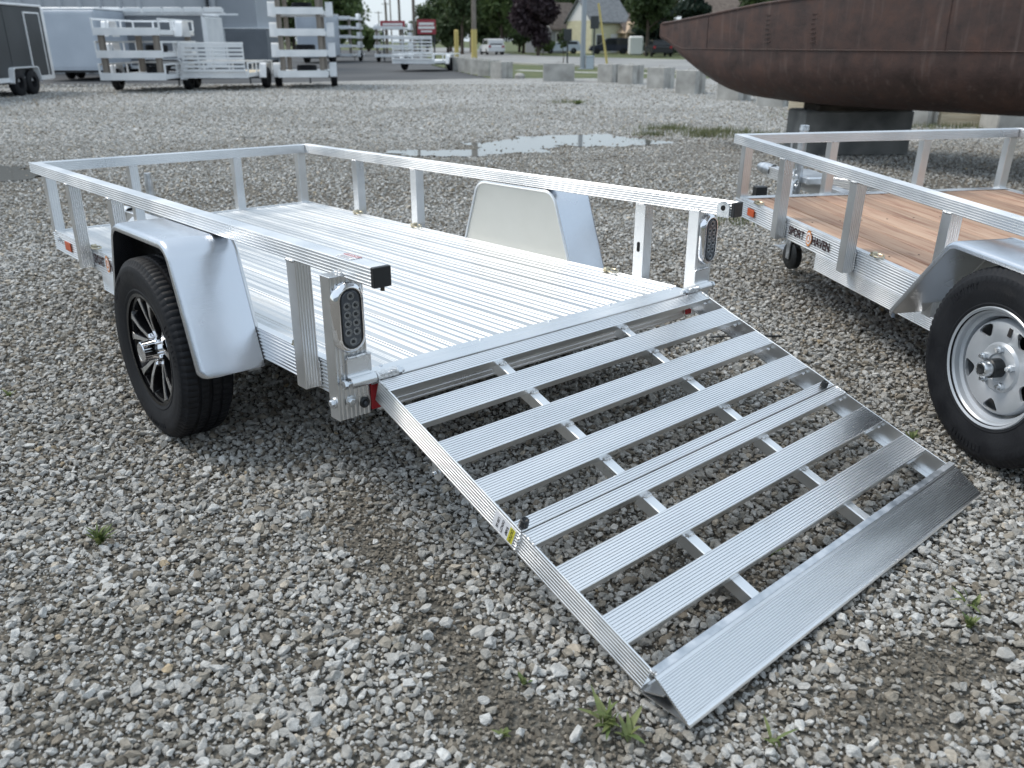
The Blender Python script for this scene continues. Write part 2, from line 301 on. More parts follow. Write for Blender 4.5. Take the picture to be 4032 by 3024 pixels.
# bare earth close by, under the built stones
sx = n('ShaderNodeSeparateXYZ'); l(co.outputs['Object'], sx.inputs[0]); my = n('ShaderNodeMapRange'); my.inputs[1].default_value = 9; my.inputs[2].default_value = 15; my.inputs[3].default_value = 0; my.inputs[4].default_value = 1; l(sx.outputs['Y'], my.inputs[0])
fn = n('ShaderNodeTexNoise'); fn.inputs['Scale'].default_value = 90; fn.inputs['Detail'].default_value = 5; l(co.outputs['Object'], fn.inputs['Vector'])
fr = n('ShaderNodeValToRGB'); e = fr.color_ramp.elements; e[0].position = .3; e[0].color = (.06,.054,.045,1); e[1].position = .75; e[1].color = (.25,.23,.195,1); l(fn.outputs['Fac'], fr.inputs['Fac'])
m3 = n('ShaderNodeMix'); m3.data_type = 'RGBA'; l(my.outputs[0], m3.inputs['Factor']); l(fr.outputs['Color'], m3.inputs['A']); l(mx.outputs['Result'], m3.inputs['B']); l(m3.outputs['Result'], p.inputs['Base Color'])
bp = n('ShaderNodeBump'); bp.inputs['Strength'].default_value = .9; bp.inputs['Distance'].default_value = .02; ad = n('ShaderNodeMath'); ad.operation = 'MULTIPLY_ADD'; l(fn.outputs['Fac'], ad.inputs[0]); ad.inputs[1].default_value = .6; l(vo.outputs['Distance'], ad.inputs[2]); bp.invert = True
l(ad.outputs[0], bp.inputs['Height']); l(bp.outputs[0], p.inputs['Normal'])
# single stones, tint carried by each stone
m = M['stone'] = mat('crushed_limestone', (.35,.35,.35), .85); t, p = nodes(m); n = t.nodes.new; l = t.links.new
at = n('ShaderNodeAttribute'); at.attribute_type = 'INSTANCER'; at.attribute_name = 'tint'
cr = n('ShaderNodeValToRGB'); cr.color_ramp.interpolation = 'LINEAR'
while len(cr.color_ramp.elements) < 8: cr.color_ramp.elements.new(.5)
for el, (pos, c) in zip(cr.color_ramp.elements, [(0,(.17,.15,.12)),(.12,(.29,.25,.20)),(.28,(.38,.345,.29)),(.42,(.40,.388,.362)),(.58,(.52,.508,.48)),(.74,(.61,.605,.585)),(.9,(.74,.735,.71)),(1,(.54,.43,.29))]):
    el.position = pos; el.color = (*c, 1)
l(at.outputs['Fac'], cr.inputs['Fac']); co = n('ShaderNodeTexCoord'); no = n('ShaderNodeTexNoise'); no.inputs['Scale'].default_value = 2.2; no.inputs['Detail'].default_value = 8; no.inputs['Roughness'].default_value = .68; l(co.outputs['Object'], no.inputs['Vector'])
mr = n('ShaderNodeMapRange'); mr.inputs[1].default_value = .3; mr.inputs[2].default_value = .7; mr.inputs[3].default_value = .68; mr.inputs[4].default_value = 1.28; l(no.outputs['Fac'], mr.inputs[0])
hs = n('ShaderNodeHueSaturation'); l(mr.outputs[0], hs.inputs['Value']); l(cr.outputs['Color'], hs.inputs['Color']); l(hs.outputs[0], p.inputs['Base Color'])
bp = n('ShaderNodeBump'); bp.inputs['Strength'].default_value = .5; bp.inputs['Distance'].default_value = .15; l(no.outputs['Fac'], bp.inputs['Height']); l(bp.outputs[0], p.inputs['Normal'])
m = M['water'] = mat('puddle_water', (.17,.17,.16), .03, 0, .5); t, p = nodes(m); p.inputs['IOR'].default_value = 1.33

# ------------------------------------------------------------------ ground and roads
def sheet(name, pts, z, material, kind='structure', grid=None):
    me = bpy.data.meshes.new(name); me.from_pydata([(x, y, z) for x, y in pts], [], [tuple(range(len(pts)))]); me.update()
    o = link(name, me, material); o['kind'] = kind; return o
sheet('terrain', [(-1500,-600),(1500,-600),(1500,2500),(-1500,2500)], -.06, M['grassland'])
def vnoise(x, y, seed):
    g = np.random.default_rng(seed).random((64, 64)); xi = np.floor(x).astype(int); yi = np.floor(y).astype(int); fx = x-xi; fy = y-yi
    fx = fx*fx*(3-2*fx); fy = fy*fy*(3-2*fy); G = lambda a, c: g[a % 64, c % 64]
    return (G(xi,yi)*(1-fx)+G(xi+1,yi)*fx)*(1-fy)+(G(xi,yi+1)*(1-fx)+G(xi+1,yi+1)*fx)*fy
def relief(x, y):
    """height of the yard above its mean level: shallow hollows, flat where things stand"""
    x, y = np.asarray(x, float), np.asarray(y, float)
    h = (vnoise(x*1.3+40, y*1.3+11, 21)-.5)*.022+(vnoise(x*3.3+7, y*3.3+5, 22)-.5)*.012
    flat = np.exp(-((x-.85)/.75)**2-((y-1.9)/.7)**2)+np.exp(-((x-1.7)/.4)**2-((y-2.7)/.4)**2); h *= np.clip(1-flat, 0, 1)
    k = np.exp(-((x+.98)/.42)**2-((y-2.85)/.5)**2); h = h*(1-k)-.034*k-.006*flat
    ex_, ey_ = 1.166, 1.05; q_ = np.clip(((x-.384)*ex_+(y-1.40)*ey_)/(ex_**2+ey_**2), -.04, 1.04); dd = np.hypot(x-.384-q_*ex_, y-1.40-q_*ey_)
    f2 = np.exp(-(dd/.13)**2); h = h*(1-f2)-.02*f2
    return h*np.clip((7-np.abs(x))/1.5, 0, 1)*np.clip((13-y)/3, 0, 1)*np.clip(y/.5, 0, 1)
nx, ny = 141, 131; gx, gy = np.meshgrid(np.linspace(-7, 7, nx), np.linspace(0, 13, ny)); gz = relief(gx, gy)-.016
vs = np.c_[gx.ravel(), gy.ravel(), gz.ravel()].tolist(); fs = [(j_*nx+i_, j_*nx+i_+1, (j_+1)*nx+i_+1, (j_+1)*nx+i_) for j_ in range(ny-1) for i_ in range(nx-1)]
o0 = len(vs); vs += [(x, y, -.016) for x, y in [(-45,-12),(13,-12),(13,0),(-45,0),(-7,0),(-7,13),(-45,13),(7,0),(11.9,13),(7,13),(11.5,18),(8.4,36),(-.6,36.2),(-6,33.6),(-14,29),(-45,20)]]
fs += [tuple(o0+k for k in q) for q in ((0,1,2,3),(3,4,5,6),(7,2,8,9),(6,8,10,11,12,13,14,15))]
me = bpy.data.meshes.new('gravel_ground'); me.from_pydata(vs, [], fs); me.update(); me.polygons.foreach_set('use_smooth', [True]*len(me.polygons)); tag(link('gravel_ground', me, M['gravel']), kind='structure')
sheet('asphalt_lot', [(-70,14),(-45,19.5),(-14,28.6),(-6,33.2),(-.6,35.9),(-2.0,41),(-5,56),(-9,95),(-12,150),(-80,150)], -.024, M['asphalt'])
sheet('grass_strip', [(-.9,36.1),(8.4,36),(9.6,30),(10.6,26),(9.4,38),(7.9,46),(6.4,49.4),(2.2,55),(-.6,60),(-3.6,72),(-8.2,100),(-9.4,100),(-5.2,58),(-2.2,42)], -.012, M['grassland'])
sheet('street', [(40,-6),(12,20),(10.2,30),(9,38),(7.4,46.5),(6,49.8),(1.8,55.6),(-.2,60),(-3.2,72),(-8,100),(-22,200),(-10,200),(0,103),(3,91),(8,82),(14,73),(24,58),(48,30)], -.02, M['road'])
sheet('pavement_path', [(.1,45.5),(3.4,42.2),(7.2,40.2),(8.3,41.2),(3.7,43.2),(.5,46.6)], -.008, M['path'])
b = B()                                                     # kerb along the street's near edge
kp = [(9,38),(7.4,46.5),(6,49.8),(1.8,55.6),(-.2,60),(-3.2,72),(-8,100)]
for (x0,y0),(x1,y1) in zip(kp, kp[1:]):
    d = Vector((x1-x0, y1-y0, 0)); ln = d.length; d.normalize(); nn = Vector((d.y, -d.x, 0))
    b.ext([(-.16,0),(0,0),(0,.11),(-.02,.13),(-.16,.13)], (x0, y0, -.05), nn, Z_, d, ln)
tag(part('kerb', b, M['path'], None), kind='structure')

# puddles: thin sheets of water with ragged rims
def puddle(name, ctr, rx, ry, seed, rot=0):
    r = random.Random(seed); ph = [r.uniform(0, 6.28) for _ in range(6)]; pts = []
    for i in range(72):
        a = 2*math.pi*i/72; k = 1+.16*math.sin(2*a+ph[0])+.13*math.sin(3*a+ph[1])+.10*math.sin(5*a+ph[2])+.07*math.sin(9*a+ph[3])+.05*math.sin(14*a+ph[4])
        x, y = rx*k*math.cos(a), ry*k*math.sin(a); pts.append((ctr[0]+x*math.cos(rot)-y*math.sin(rot), ctr[1]+x*math.sin(rot)+y*math.cos(rot)))
    sheet(name, pts, -.006+.0005*seed, M['water']); return pts
PUD = [puddle('puddle', (1.0, 13.1), 1.05, .95, 3), puddle('puddle', (.0, 12.3), .75, .5, 5, -.5), puddle('puddle', (-.8, 11.6), .75, .42, 8), puddle('puddle', (-6.0, 9.7), .75, .55, 11)]
def inpoly(x, y, P):
    c = False; j = len(P)-1
    for i in range(len(P)):
        if (P[i][1] > y) != (P[j][1] > y) and x < (P[j][0]-P[i][0])*(y-P[i][1])/(P[j][1]-P[i][1])+P[i][0]: c = not c
        j = i
    return c

# ------------------------------------------------------------------ gravel stones
def make_rock(seed):
    r = random.Random(seed); bm = bmesh.new(); ex = (1, r.uniform(.6, .95), r.uniform(.42, .72))
    for i in range(r.randint(13, 20)):
        v = Vector((r.gauss(0,1), r.gauss(0,1), r.gauss(0,1))).normalized()*r.uniform(.82, 1)
        bm.verts.new((v.x*ex[0]*.5, v.y*ex[1]*.5, v.z*ex[2]*.5))
    res = bmesh.ops.convex_hull(bm, input=bm.verts); bmesh.ops.delete(bm, geom=[g for g in bm.verts if not g.link_faces], context='VERTS')
    bmesh.ops.dissolve_limit(bm, angle_limit=R(14), verts=bm.verts, edges=bm.edges)
    bmesh.ops.bevel(bm, geom=list(bm.edges), offset=.025, segments=1, affect='EDGES', clamp_overlap=True)
    bmesh.ops.triangulate(bm, faces=bm.faces)
    me = bpy.data.meshes.new('stone'); bm.to_mesh(me); bm.free(); me.materials.append(M['stone']); return me
rocks = bpy.data.collections.new('stone_shapes')
for i in range(16):
    o = bpy.data.objects.new('stone_shape', make_rock(100+i)); rocks.objects.link(o)
nr = np.random.default_rng(5)
def bare(x, y):
    """trodden, damp earth showing between the stones: a track left of the ramp and patches by the toe flap"""
    d = 0*x; w = .8+.5*vnoise(x*6+3, y*6+8, 31)
    for cx, cy, rx, ry, ang, amt in [(-.10,1.60,.085,.36,.35,.7),(-.40,2.15,.08,.36,.5,.5),(1.02,1.62,.32,.09,.25,.65),(.86,1.44,.18,.07,.1,.5),(.12,1.42,.24,.08,-.2,.5),(.55,2.0,.2,.3,.6,.3),(-.75,2.2,.2,.05,.6,.12),(-1.7,2.6,.3,.06,.4,.12)]:
        c, s_ = math.cos(ang), math.sin(ang); u = (x-cx)*c+(y-cy)*s_; v = -(x-cx)*s_+(y-cy)*c; d = d+amt*w*np.exp(-(u/rx)**2-(v/ry)**2)
    return d
def layer(y0, y1, step, smin, smax, zlo, zhi, keep=1.0, dirt=True):
    ys = np.arange(y0, y1, step); P = []
    for y in ys:
        hw = .66*y+1.15
        xs = np.arange(-hw, hw, step); P.append(np.c_[xs, np.full(len(xs), y)])
    P = np.concatenate(P)+nr.uniform(-.62, .62, (sum(map(len, P)), 2))*step
    d = vnoise(P[:,0]*1.1+9, P[:,1]*1.1+3, 1)*.6+vnoise(P[:,0]*3.1, P[:,1]*3.1, 2)*.4
    d += bare(P[:,0], P[:,1])
    pr = np.clip(1.15-np.clip((d-.60)/.25, 0, 1)*(.9 if dirt else .2), 0, 1)*keep
    P = P[nr.random(len(P)) < pr]
    dk = nr.random(len(P)); sz = smin+(smax-smin)*nr.random(len(P))**1.8
    return P, sz, nr.uniform(zlo, zhi, len(P))
A = [layer(.85, 3.6, .0125, .009, .022, -.014, -.006, .97, False), layer(.85, 3.6, .025, .020, .038, -.011, .001), layer(.85, 3.6, .042, .030, .052, -.008, .003, .66),
     layer(3.6, 7.5, .021, .016, .034, -.014, -.004, .95, False), layer(3.6, 7.5, .034, .025, .048, -.008, .004, .85),
     layer(7.5, 13, .04, .026, .05, -.012, .002, .95), layer(13, 20, .07, .035, .07, -.012, .0, .85), layer(20, 31, .13, .05, .09, -.014, -.002, .8)]
PP = np.concatenate([a[0] for a in A]); SZ = np.concatenate([a[1] for a in A]); ZZ = np.concatenate([a[2] for a in A])
ok = np.ones(len(PP), bool)
for pd in PUD:
    pa = np.array(pd); lo, hi = pa.min(0), pa.max(0)
    idx = np.where((PP[:,0] > lo[0]) & (PP[:,0] < hi[0]) & (PP[:,1] > lo[1]) & (PP[:,1] < hi[1]))[0]
    for i in idx:
        if inpoly(PP[i,0], PP[i,1], pd) and nr.random() < .955: ok[i] = False
PP, SZ, ZZ = PP[ok], SZ[ok], ZZ[ok]; n_st = len(PP); ZZ = ZZ+relief(PP[:,0], PP[:,1])
me = bpy.data.meshes.new('gravel_stones'); me.vertices.add(n_st)
me.vertices.foreach_set('co', np.c_[PP, ZZ].astype(np.float32).ravel())
rot = np.c_[nr.normal(0, .35, n_st), nr.normal(0, .35, n_st), nr.uniform(0, 6.283, n_st)]
sc3 = SZ[:,None]*nr.uniform(.8, 1.2, (n_st, 3))
tint = np.clip(.53+.23*nr.standard_normal(n_st)+.18*(vnoise(PP[:,0]*.9, PP[:,1]*.9, 7)-.5), .02, .96); tint = np.clip(tint-.85*np.clip(bare(PP[:,0], PP[:,1]), 0, .8)*(SZ < .03), .02, .96); tint[nr.random(n_st) < .003] = 1.0
for pd in PUD:                                             # stones round the puddles are wet and darker
    pa = np.array(pd); c_ = pa.mean(0); e_ = (pa.max(0)-pa.min(0))/2; q = ((PP-c_)/e_); tint -= .3*np.exp(-np.clip(np.hypot(q[:,0], q[:,1])-.85, 0, 9)*5)*(PP[:,1] > 8)
tint = np.clip(tint, .01, 1)
for nm, ty, dat in (('rot', 'FLOAT_VECTOR', rot), ('scl', 'FLOAT_VECTOR', sc3), ('tint', 'FLOAT', tint)):
    at = me.attributes.new(nm, ty, 'POINT'); at.data.foreach_set('vector' if 'VEC' in ty else 'value', np.asarray(dat, np.float32).ravel())
at = me.attributes.new('idx', 'INT', 'POINT'); at.data.foreach_set('value', nr.integers(0, 16, n_st).astype(np.int32))
go = link('gravel_stones', me, M['stone']); tag(go, 'loose grey crushed limestone gravel covering the yard', 'gravel', kind='stuff')
ng = bpy.data.node_groups.new('scatter_stones', 'GeometryNodeTree'); ng.interface.new_socket('Geometry', in_out='INPUT', socket_type='NodeSocketGeometry'); ng.interface.new_socket('Geometry', in_out='OUTPUT', socket_type='NodeSocketGeometry')
n = ng.nodes.new; gi = n('NodeGroupInput'); gout = n('NodeGroupOutput'); iop = n('GeometryNodeInstanceOnPoints'); ci = n('GeometryNodeCollectionInfo')
ci.inputs['Collection'].default_value = rocks; ci.inputs['Separate Children'].default_value = True; ci.inputs['Reset Children'].default_value = True
def nat(nm, ty): q = n('GeometryNodeInputNamedAttribute'); q.data_type = ty; q.inputs['Name'].default_value = nm; return q.outputs['Attribute']
iop.inputs['Pick Instance'].default_value = True; lk = ng.links.new
lk(gi.outputs[0], iop.inputs['Points']); lk(ci.outputs[0], iop.inputs['Instance']); lk(nat('idx', 'INT'), iop.inputs['Instance Index']); lk(nat('rot', 'FLOAT_VECTOR'), iop.inputs['Rotation']); lk(nat('scl', 'FLOAT_VECTOR'), iop.inputs['Scale']); lk(iop.outputs[0], gout.inputs[0])
md = go.modifiers.new('scatter', 'NODES'); md.node_group = ng

# ------------------------------------------------------------------ shared trailer pieces
TUBE = .0533
def text_mesh(body, size, shear=0, bold=0, align='LEFT', sx=1):
    cu = bpy.data.curves.new('lettering', 'FONT'); cu.body = body; cu.size = size; cu.shear = shear; cu.offset = bold; cu.align_x = align; cu.fill_mode = 'FRONT'; cu.resolution_u = 4
    o = bpy.data.objects.new('lettering', cu); COL.objects.link(o); bpy.context.view_layer.update()
    dg = bpy.context.evaluated_depsgraph_get(); me = bpy.data.meshes.new_from_object(o.evaluated_get(dg)); bpy.data.objects.remove(o); me.transform(Matrix.Diagonal((sx, 1, 1, 1)))
    me.materials.clear(); return me
def frame_mtx(o, ex, ey):
    ex, ey = Vector(ex).normalized(), Vector(ey).normalized(); ez = ex.cross(ey)
    m = Matrix((ex, ey, ez)).transposed().to_4x4(); m.translation = Vector(o); return m
def weld(parent, p0, p1, r=.0045):
    p0, p1 = Vector(p0), Vector(p1); n = max(4, int((p1-p0).length/.0035)); rr = random.Random(int(p0.x*1e4+p1.y*1e3))
    path = [p0.lerp(p1, i/n)+Vector((rr.uniform(-1,1), rr.uniform(-1,1), rr.uniform(-1,1)))*.0008 for i in range(n+1)]
    rad = [r*(.75+.4*(i % 2)+rr.uniform(-.1,.1)) for i in range(n+1)]; rad[0] = rad[-1] = r*.4
    return part('weld_bead', B().tube(path, rad, 7), M['weld'], parent, 60)
_cache = {}
def bolt(parent, p, ax, r=.011, mat_=None, washer=True):
    ax = Vector(ax).normalized(); b = B(); p = Vector(p)
    if washer: b.lathe([(0, r*1.55), (.003, r*1.55), (.0036, r*1.4), (.0036, 0.0001)], 20, p, ax)
    b.lathe([(.0036, r), (.011, r), (.0125, r*.8), (.0125, .0001)], 6, p, ax)
    return part('bolt', b, mat_ or M['zinc'], parent, 30)
def tie_ring(parent, p, mirror=1):
    """folded tie-down ring lying on the deck edge"""
    x, y, z = p; b = B()
    pts = [(x+math.cos(a)*.022, y+math.sin(a)*.03-.03, z+.008+.002*math.sin(a)) for a in [i*2*math.pi/20 for i in range(21)]]
    b.tube(pts, .0042, 6, False); o = part('tie_ring', b, M['brass'], parent, True)
    c = B().lathe([(-.012,.0001),(-.012,.011),(.012,.011),(.012,.0001)], 12, (x, y+.004, z+.008), X_); c.box(x-.016, x+.016, y-.006, y+.016, z+.0005, z+.004)
    part('ring_clip', c, M['brass'], o, 30); return o
def stadium(hw, hh, n=10):
    """CCW oval outline: width 2*hw, height 2*hh (hh>hw)"""
    P = [(hw*math.cos(a), hh-hw+hw*math.sin(a)) for a in [math.pi*i/n for i in range(n+1)]]
    return P+[(-x, -y) for x, y in P]
def loft(b, rings, cap0=True, cap1=True):
    m = len(rings[0]); vs = [p for r in rings for p in r]; fs = []
    for k in range(len(rings)-1):
        for i in range(m): j = (i+1) % m; fs.append((k*m+i, k*m+j, k*m+m+j, k*m+m+i))
    if cap0: fs.append(tuple(range(m-1, -1, -1)))
    if cap1: fs.append(tuple(range((len(rings)-1)*m, len(rings)*m)))
    return b.add(vs, fs)
def tail_light(parent, c):
    """oval LED lamp facing -v, centre c on the post's rear face"""
    cx, cv, cz = c; ring = lambda hw, hh, v: [(cx+x, v, cz+z) for x, z in stadium(hw, hh)]
    bz = loft(B(), [ring(.051,.104,cv), ring(.051,.104,cv-.006), ring(.049,.102,cv-.014), ring(.044,.097,cv-.021), ring(.038,.091,cv-.0245), ring(.035,.088,cv-.024), ring(.033,.086,cv-.016)], True, False)
    o = part('tail_light', bz, M['chrome'], parent, 50)
    gk = loft(B(), [ring(.0335,.0865,cv-.010), ring(.0335,.0865,cv-.021), ring(.030,.083,cv-.0225), ring(.028,.081,cv-.0215)], True, False); part('gasket', gk, M['black_plastic'], o, 40)
    ln = loft(B(), [ring(.0285,.0815,cv-.014), ring(.0285,.0815,cv-.023), ring(.026,.079,cv-.0245)]); part('lens', ln, M['lens'], o, 30)
    spots = [(0, .066), (0, -.066)]+[(s*.0135, z) for s in (-1, 1) for z in (.038, .0127, -.0127, -.038)]
    if 'led' not in _cache:
        lb = B().lathe([(0,.0118),(-.0016,.0118),(-.0016,.0095),(-.0006,.0088),(-.0006,.0055),(-.0026,.0048),(-.003,.0001)], 18, (0,0,0), Y_); _cache['led'] = lb.mesh('led', 30); _cache['led'].materials.append(M['led'])
        lc = B().lathe([(-.0008,.0056),(-.0035,.0045),(-.004,.0001)], 12, (0,0,0), Y_); _cache['chip'] = lc.mesh('chip', 30); _cache['chip'].materials.append(M['black_plastic'])
    for x, z in spots:
        link('led', _cache['led'], None, o, (cx+x, cv-.0245, cz+z)); link('led_chip', _cache['chip'], None, o, (cx+x, cv-.0246, cz+z))
    return o
def tyre_mesh(Ro, rim, w=.2, seg=252):
    h = w/2
    prof = [(-h*.80, rim-.006), (-h*.86, rim+.006), (-h*.90, rim+.016), (-h*.885, rim+.02), (-h*.965, rim+(Ro-rim)*.34), (-h, rim+(Ro-rim)*.52), (-h*.985, rim+(Ro-rim)*.62), (-h*.99, rim+(Ro-rim)*.64), (-h*.955, rim+(Ro-rim)*.78), (-h*.935, rim+(Ro-rim)*.80),
            (-h*.86, Ro-.018), (-h*.80, Ro-.0075), (-h*.70, Ro-.003), (-h*.46, Ro-.0008), (-h*.43, Ro-.009), (-h*.36, Ro-.009), (-h*.33, Ro), (-h*.08, Ro), (-h*.05, Ro-.009)]
    prof += [(-x, r) for x, r in prof[::-1]]
    n = len(prof)
    def mod(i, j, r):
        k = i if i < n/2 else n-1-i
        if k in (10, 11, 12, 13) and j % 3 == 0: return r-.0045
        if k in (16, 17) and (j+1) % 3 == 0: return r-.004
        if k == 9 and j % 3 == 0: return r-.002
        return r
    b = B().lathe(prof, seg, (0,0,0), X_, mod); rr = random.Random(2)
    def bar(a0, a1, r0, r1):
        k0 = (r0-rim)/(Ro-rim); x = -h*(.995 if k0 < .7 else .962); q = [(x-.0016, r*math.cos(a), r*math.sin(a)) for r, a in ((r0,a0),(r0,a1),(r1,a1),(r1,a0))]
        b.add(q+[(x+.004, y, z) for _, y, z in q], [(0,1,2,3),(4,7,6,5),(0,4,5,1),(1,5,6,2),(2,6,7,3),(3,7,4,0)])
    for base in (.5, 2.6, 4.4):                              # illegible moulded lettering: raised strokes
        a = base
        for k in range(9):
            w_ = rr.uniform(.03, .055); bar(a, a+w_*.25, rim+(Ro-rim)*.5, rim+(Ro-rim)*.66)
            if rr.random() < .7: bar(a+w_*.25, a+w_*.8, rim+(Ro-rim)*(.62 if rr.random() < .5 else .5), rim+(Ro-rim)*(.66 if rr.random() < .5 else .54))
            a += w_+.014
    return b.mesh('tyre', 28, True)
def alloy_wheel(parent, c, Ro=.344, rim=.21, side=-1):
    """gloss black wheel with machined split spokes; its face looks towards side*u"""
    w = .2; h = w/2; mtx = Matrix.Translation(c) @ (Matrix.Identity(4) if side < 0 else Matrix.Rotation(math.pi, 4, 'Z'))
    b = B().lathe([(-h*.84, rim-.008), (-h*.86, rim+.004), (-h*.80, rim+.004), (-h*.74, rim-.008), (-h*.70, rim-.018), (-h*.3, rim-.026), (h*.5, rim-.03), (h*.5, .05), (-.02, .05)], 64, (0,0,0), X_)
    b.lathe([(h*.45, rim-.03), (h*.1, .10), (-h*.25, .075), (-h*.42, .06), (-h*.42, .0001)], 40, (0,0,0), X_)
    wh = part('wheel', b, M['black_gloss'], parent, 35, None, True, mtx)
    if 'tyre1' not in _cache: _cache['tyre1'] = tyre_mesh(Ro, rim)
    link('tyre', _cache['tyre1'], M['rubber'], wh)
    for k in range(5):
        for s in (-1, 1):
            a0 = 2*math.pi*k/5+.3; key = 'spoke%d%d' % (k, s)
            def P(r, a, x): return (x, r*math.cos(a), r*math.sin(a))
            A0, A1 = a0+s*.12, a0+s*.235; hw0, hw1 = .0075, .0085
            def quad(r, a, hw, x): da = hw/r; return [P(r, a-da, x), P(r, a+da, x)]
            secs = [(.052, A0, .011, -.050), (.075, A0+s*.02, .0078, -.056), (.13, (A0+A1)/2+s*.012, .0075, -.068), (.178, A1, .0105, -.074), (.194, A1+s*.01, .017, -.075)]
            top = B(); body = B(); vt = []; vb = []
            for r, a, hw, x in secs:
                q = quad(r, a, hw, x-.0025); q2 = quad(r, a, hw, x); q3 = quad(r, a, hw*1.6, x+.03)
                vt += q+q2[::-1]; vb += [quad(r, a, hw*1.15, x)[0], quad(r, a, hw*1.15, x)[1], q3[1], q3[0]]
            for bb, vv in ((top, vt), (body, vb)):
                m_ = len(secs); fs = [(i*4+j, i*4+(j+1) % 4, i*4+4+(j+1) % 4, i*4+4+j) for i in range(m_-1) for j in range(4)]+[(3,2,1,0), tuple(range(4*m_-4, 4*m_))]
                bb.add(vv, fs)
            sp = part('spoke', body, M['black_gloss'], wh, False, None, True); sp2 = part('spoke_face', top, M['machined'], wh, False, None, True)
    for k in range(5):
        a = 2*math.pi*k/5+.3+math.pi/5; y, z = .057*math.cos(a), .057*math.sin(a)
        part('lug_nut', B().lathe([(-.035, .011), (-.062, .0105), (-.070, .007), (-.070, .0001)], 6, (0, y, z), X_), M['chrome'], wh, 30)
    part('hub_cap', B().lathe([(-.03, .046), (-.045, .043), (-.05, .040), (-.105, .0375), (-.112, .0375), (-.115, .034), (-.113, .030), (-.1135, .0001)], 36, (0,0,0), X_), M['chrome'], wh, 40)
    return wh
def steel_wheel(parent, c, Ro=.347, rim=.204):
    """silver steel wheel with five windows, facing -u"""
    w = .205; h = w/2; mtx = Matrix.Translation(c) @ Matrix.Rotation(.12, 4, 'X')
    b = B().lathe([(-h*.86, rim-.004), (-h*.90, rim+.004), (-h*.86, rim+.008), (-h*.80, rim+.006), (-h*.78, rim-.006), (-h*.72, rim-.012), (-h*.55, rim-.014), (-h*.50, rim-.026), (-h*.18, rim-.032), (h*.2, rim-.03), (h*.85, rim-.004)], 72, (0,0,0), X_)
    wh = part('wheel', b, M['silver_paint'], parent, 35, None, True, mtx)
    _cache['tyre2'] = tyre_mesh(Ro, rim, w); link('tyre', _cache['tyre2'], M['rubber'], wh)
    # pressed disc, windows cut right through
    dsc = B().lathe([(-.026, rim-.036), (-.050, rim-.040), (-.058, rim-.046), (-.060, rim-.055), (-.056, .105), (-.052, .088), (-.060, .08), (-.061, .05), (-.056, .046), (-.056, .030), (-.050, .030), (-.050, .05), (-.053, .08), (-.046, .088), (-.048, .105), (-.051, rim-.057), (-.044, rim-.044), (-.022, rim-.040)], 96, (0,0,0), X_, None, True)
    dm = dsc.mesh('wheel_disc', 30, True); do = link('wheel_disc', dm, M['silver_paint'])
    cut = B()
    for k in range(5):
        a = 2*math.pi*k/5+R(46); P = []
        for r, da in ((.113,-.03),(.119,-.13),(.146,-.27),(.153,-.25),(.157,-.08),(.155,.1),(.150,.18),(.142,.18),(.123,.10),(.115,.04)): P.append((r*math.cos(a+da), r*math.sin(a+da)))
        n0 = len(P); vs = [(-.09, y, z) for y, z in P]+[(.0, y, z) for y, z in P]
        cut.add(vs, [(i, (i+1) % n0, n0+(i+1) % n0, n0+i) for i in range(n0)]+[tuple(range(n0-1,-1,-1)), tuple(range(n0, 2*n0))])
    co_ = link('cutter', cut.mesh('cutter', False, True)); md = do.modifiers.new('cut', 'BOOLEAN'); md.object = co_; md.operation = 'DIFFERENCE'; md.solver = 'EXACT'
    bpy.context.view_layer.update(); dg = bpy.context.evaluated_depsgraph_get(); nm = bpy.data.meshes.new_from_object(do.evaluated_get(dg))
    do.modifiers.clear(); do.data = nm; bpy.data.objects.remove(co_); do.parent = wh
    if not nm.materials: nm.materials.append(M['silver_paint'])
    for k in range(5):
        a = 2*math.pi*k/5+R(82); y, z = .066*math.cos(a), .066*math.sin(a)
        part('lug_nut', B().lathe([(-.058, .0135), (-.074, .0125), (-.076, .008), (-.085, .0075), (-.085, .0001)], 6, (0, y, z), X_), M['zinc'], wh, 30)
    hb = part('hub', B().lathe([(-.05, .034), (-.095, .033), (-.098, .030), (-.098, .0001)], 28, (0,0,0), X_), M['black_plastic'], wh, 35)
    part('grease_cap', B().lathe([(-.095, .027), (-.122, .0265), (-.127, .023), (-.127, .0185)], 28, (0,0,0), X_), M['zinc'], hb, 35)
    part('cap_plug', B().lathe([(-.125, .0195), (-.128, .018), (-.126, .006), (-.124, .0001)], 24, (0,0,0), X_), M['black_plastic'], hb, 35)
    part('valve_stem', B().cyl((-.045, .145*math.cos(R(105)), .145*math.sin(R(105))), (-.072, .15*math.cos(R(112)), .15*math.sin(R(112))), .005, .0042, 10), M['black_plastic'], wh, True)
    part('rim_label', B().box(-.062, -.0605, -.008, .008, .118, .148), M['black_ink'], wh)
    part('drum', B().lathe([(.0, .0001), (.0, .13), (.05, .13)], 40, (-.01,0,0), X_), M['dark_hole'], wh, 35)
    return wh
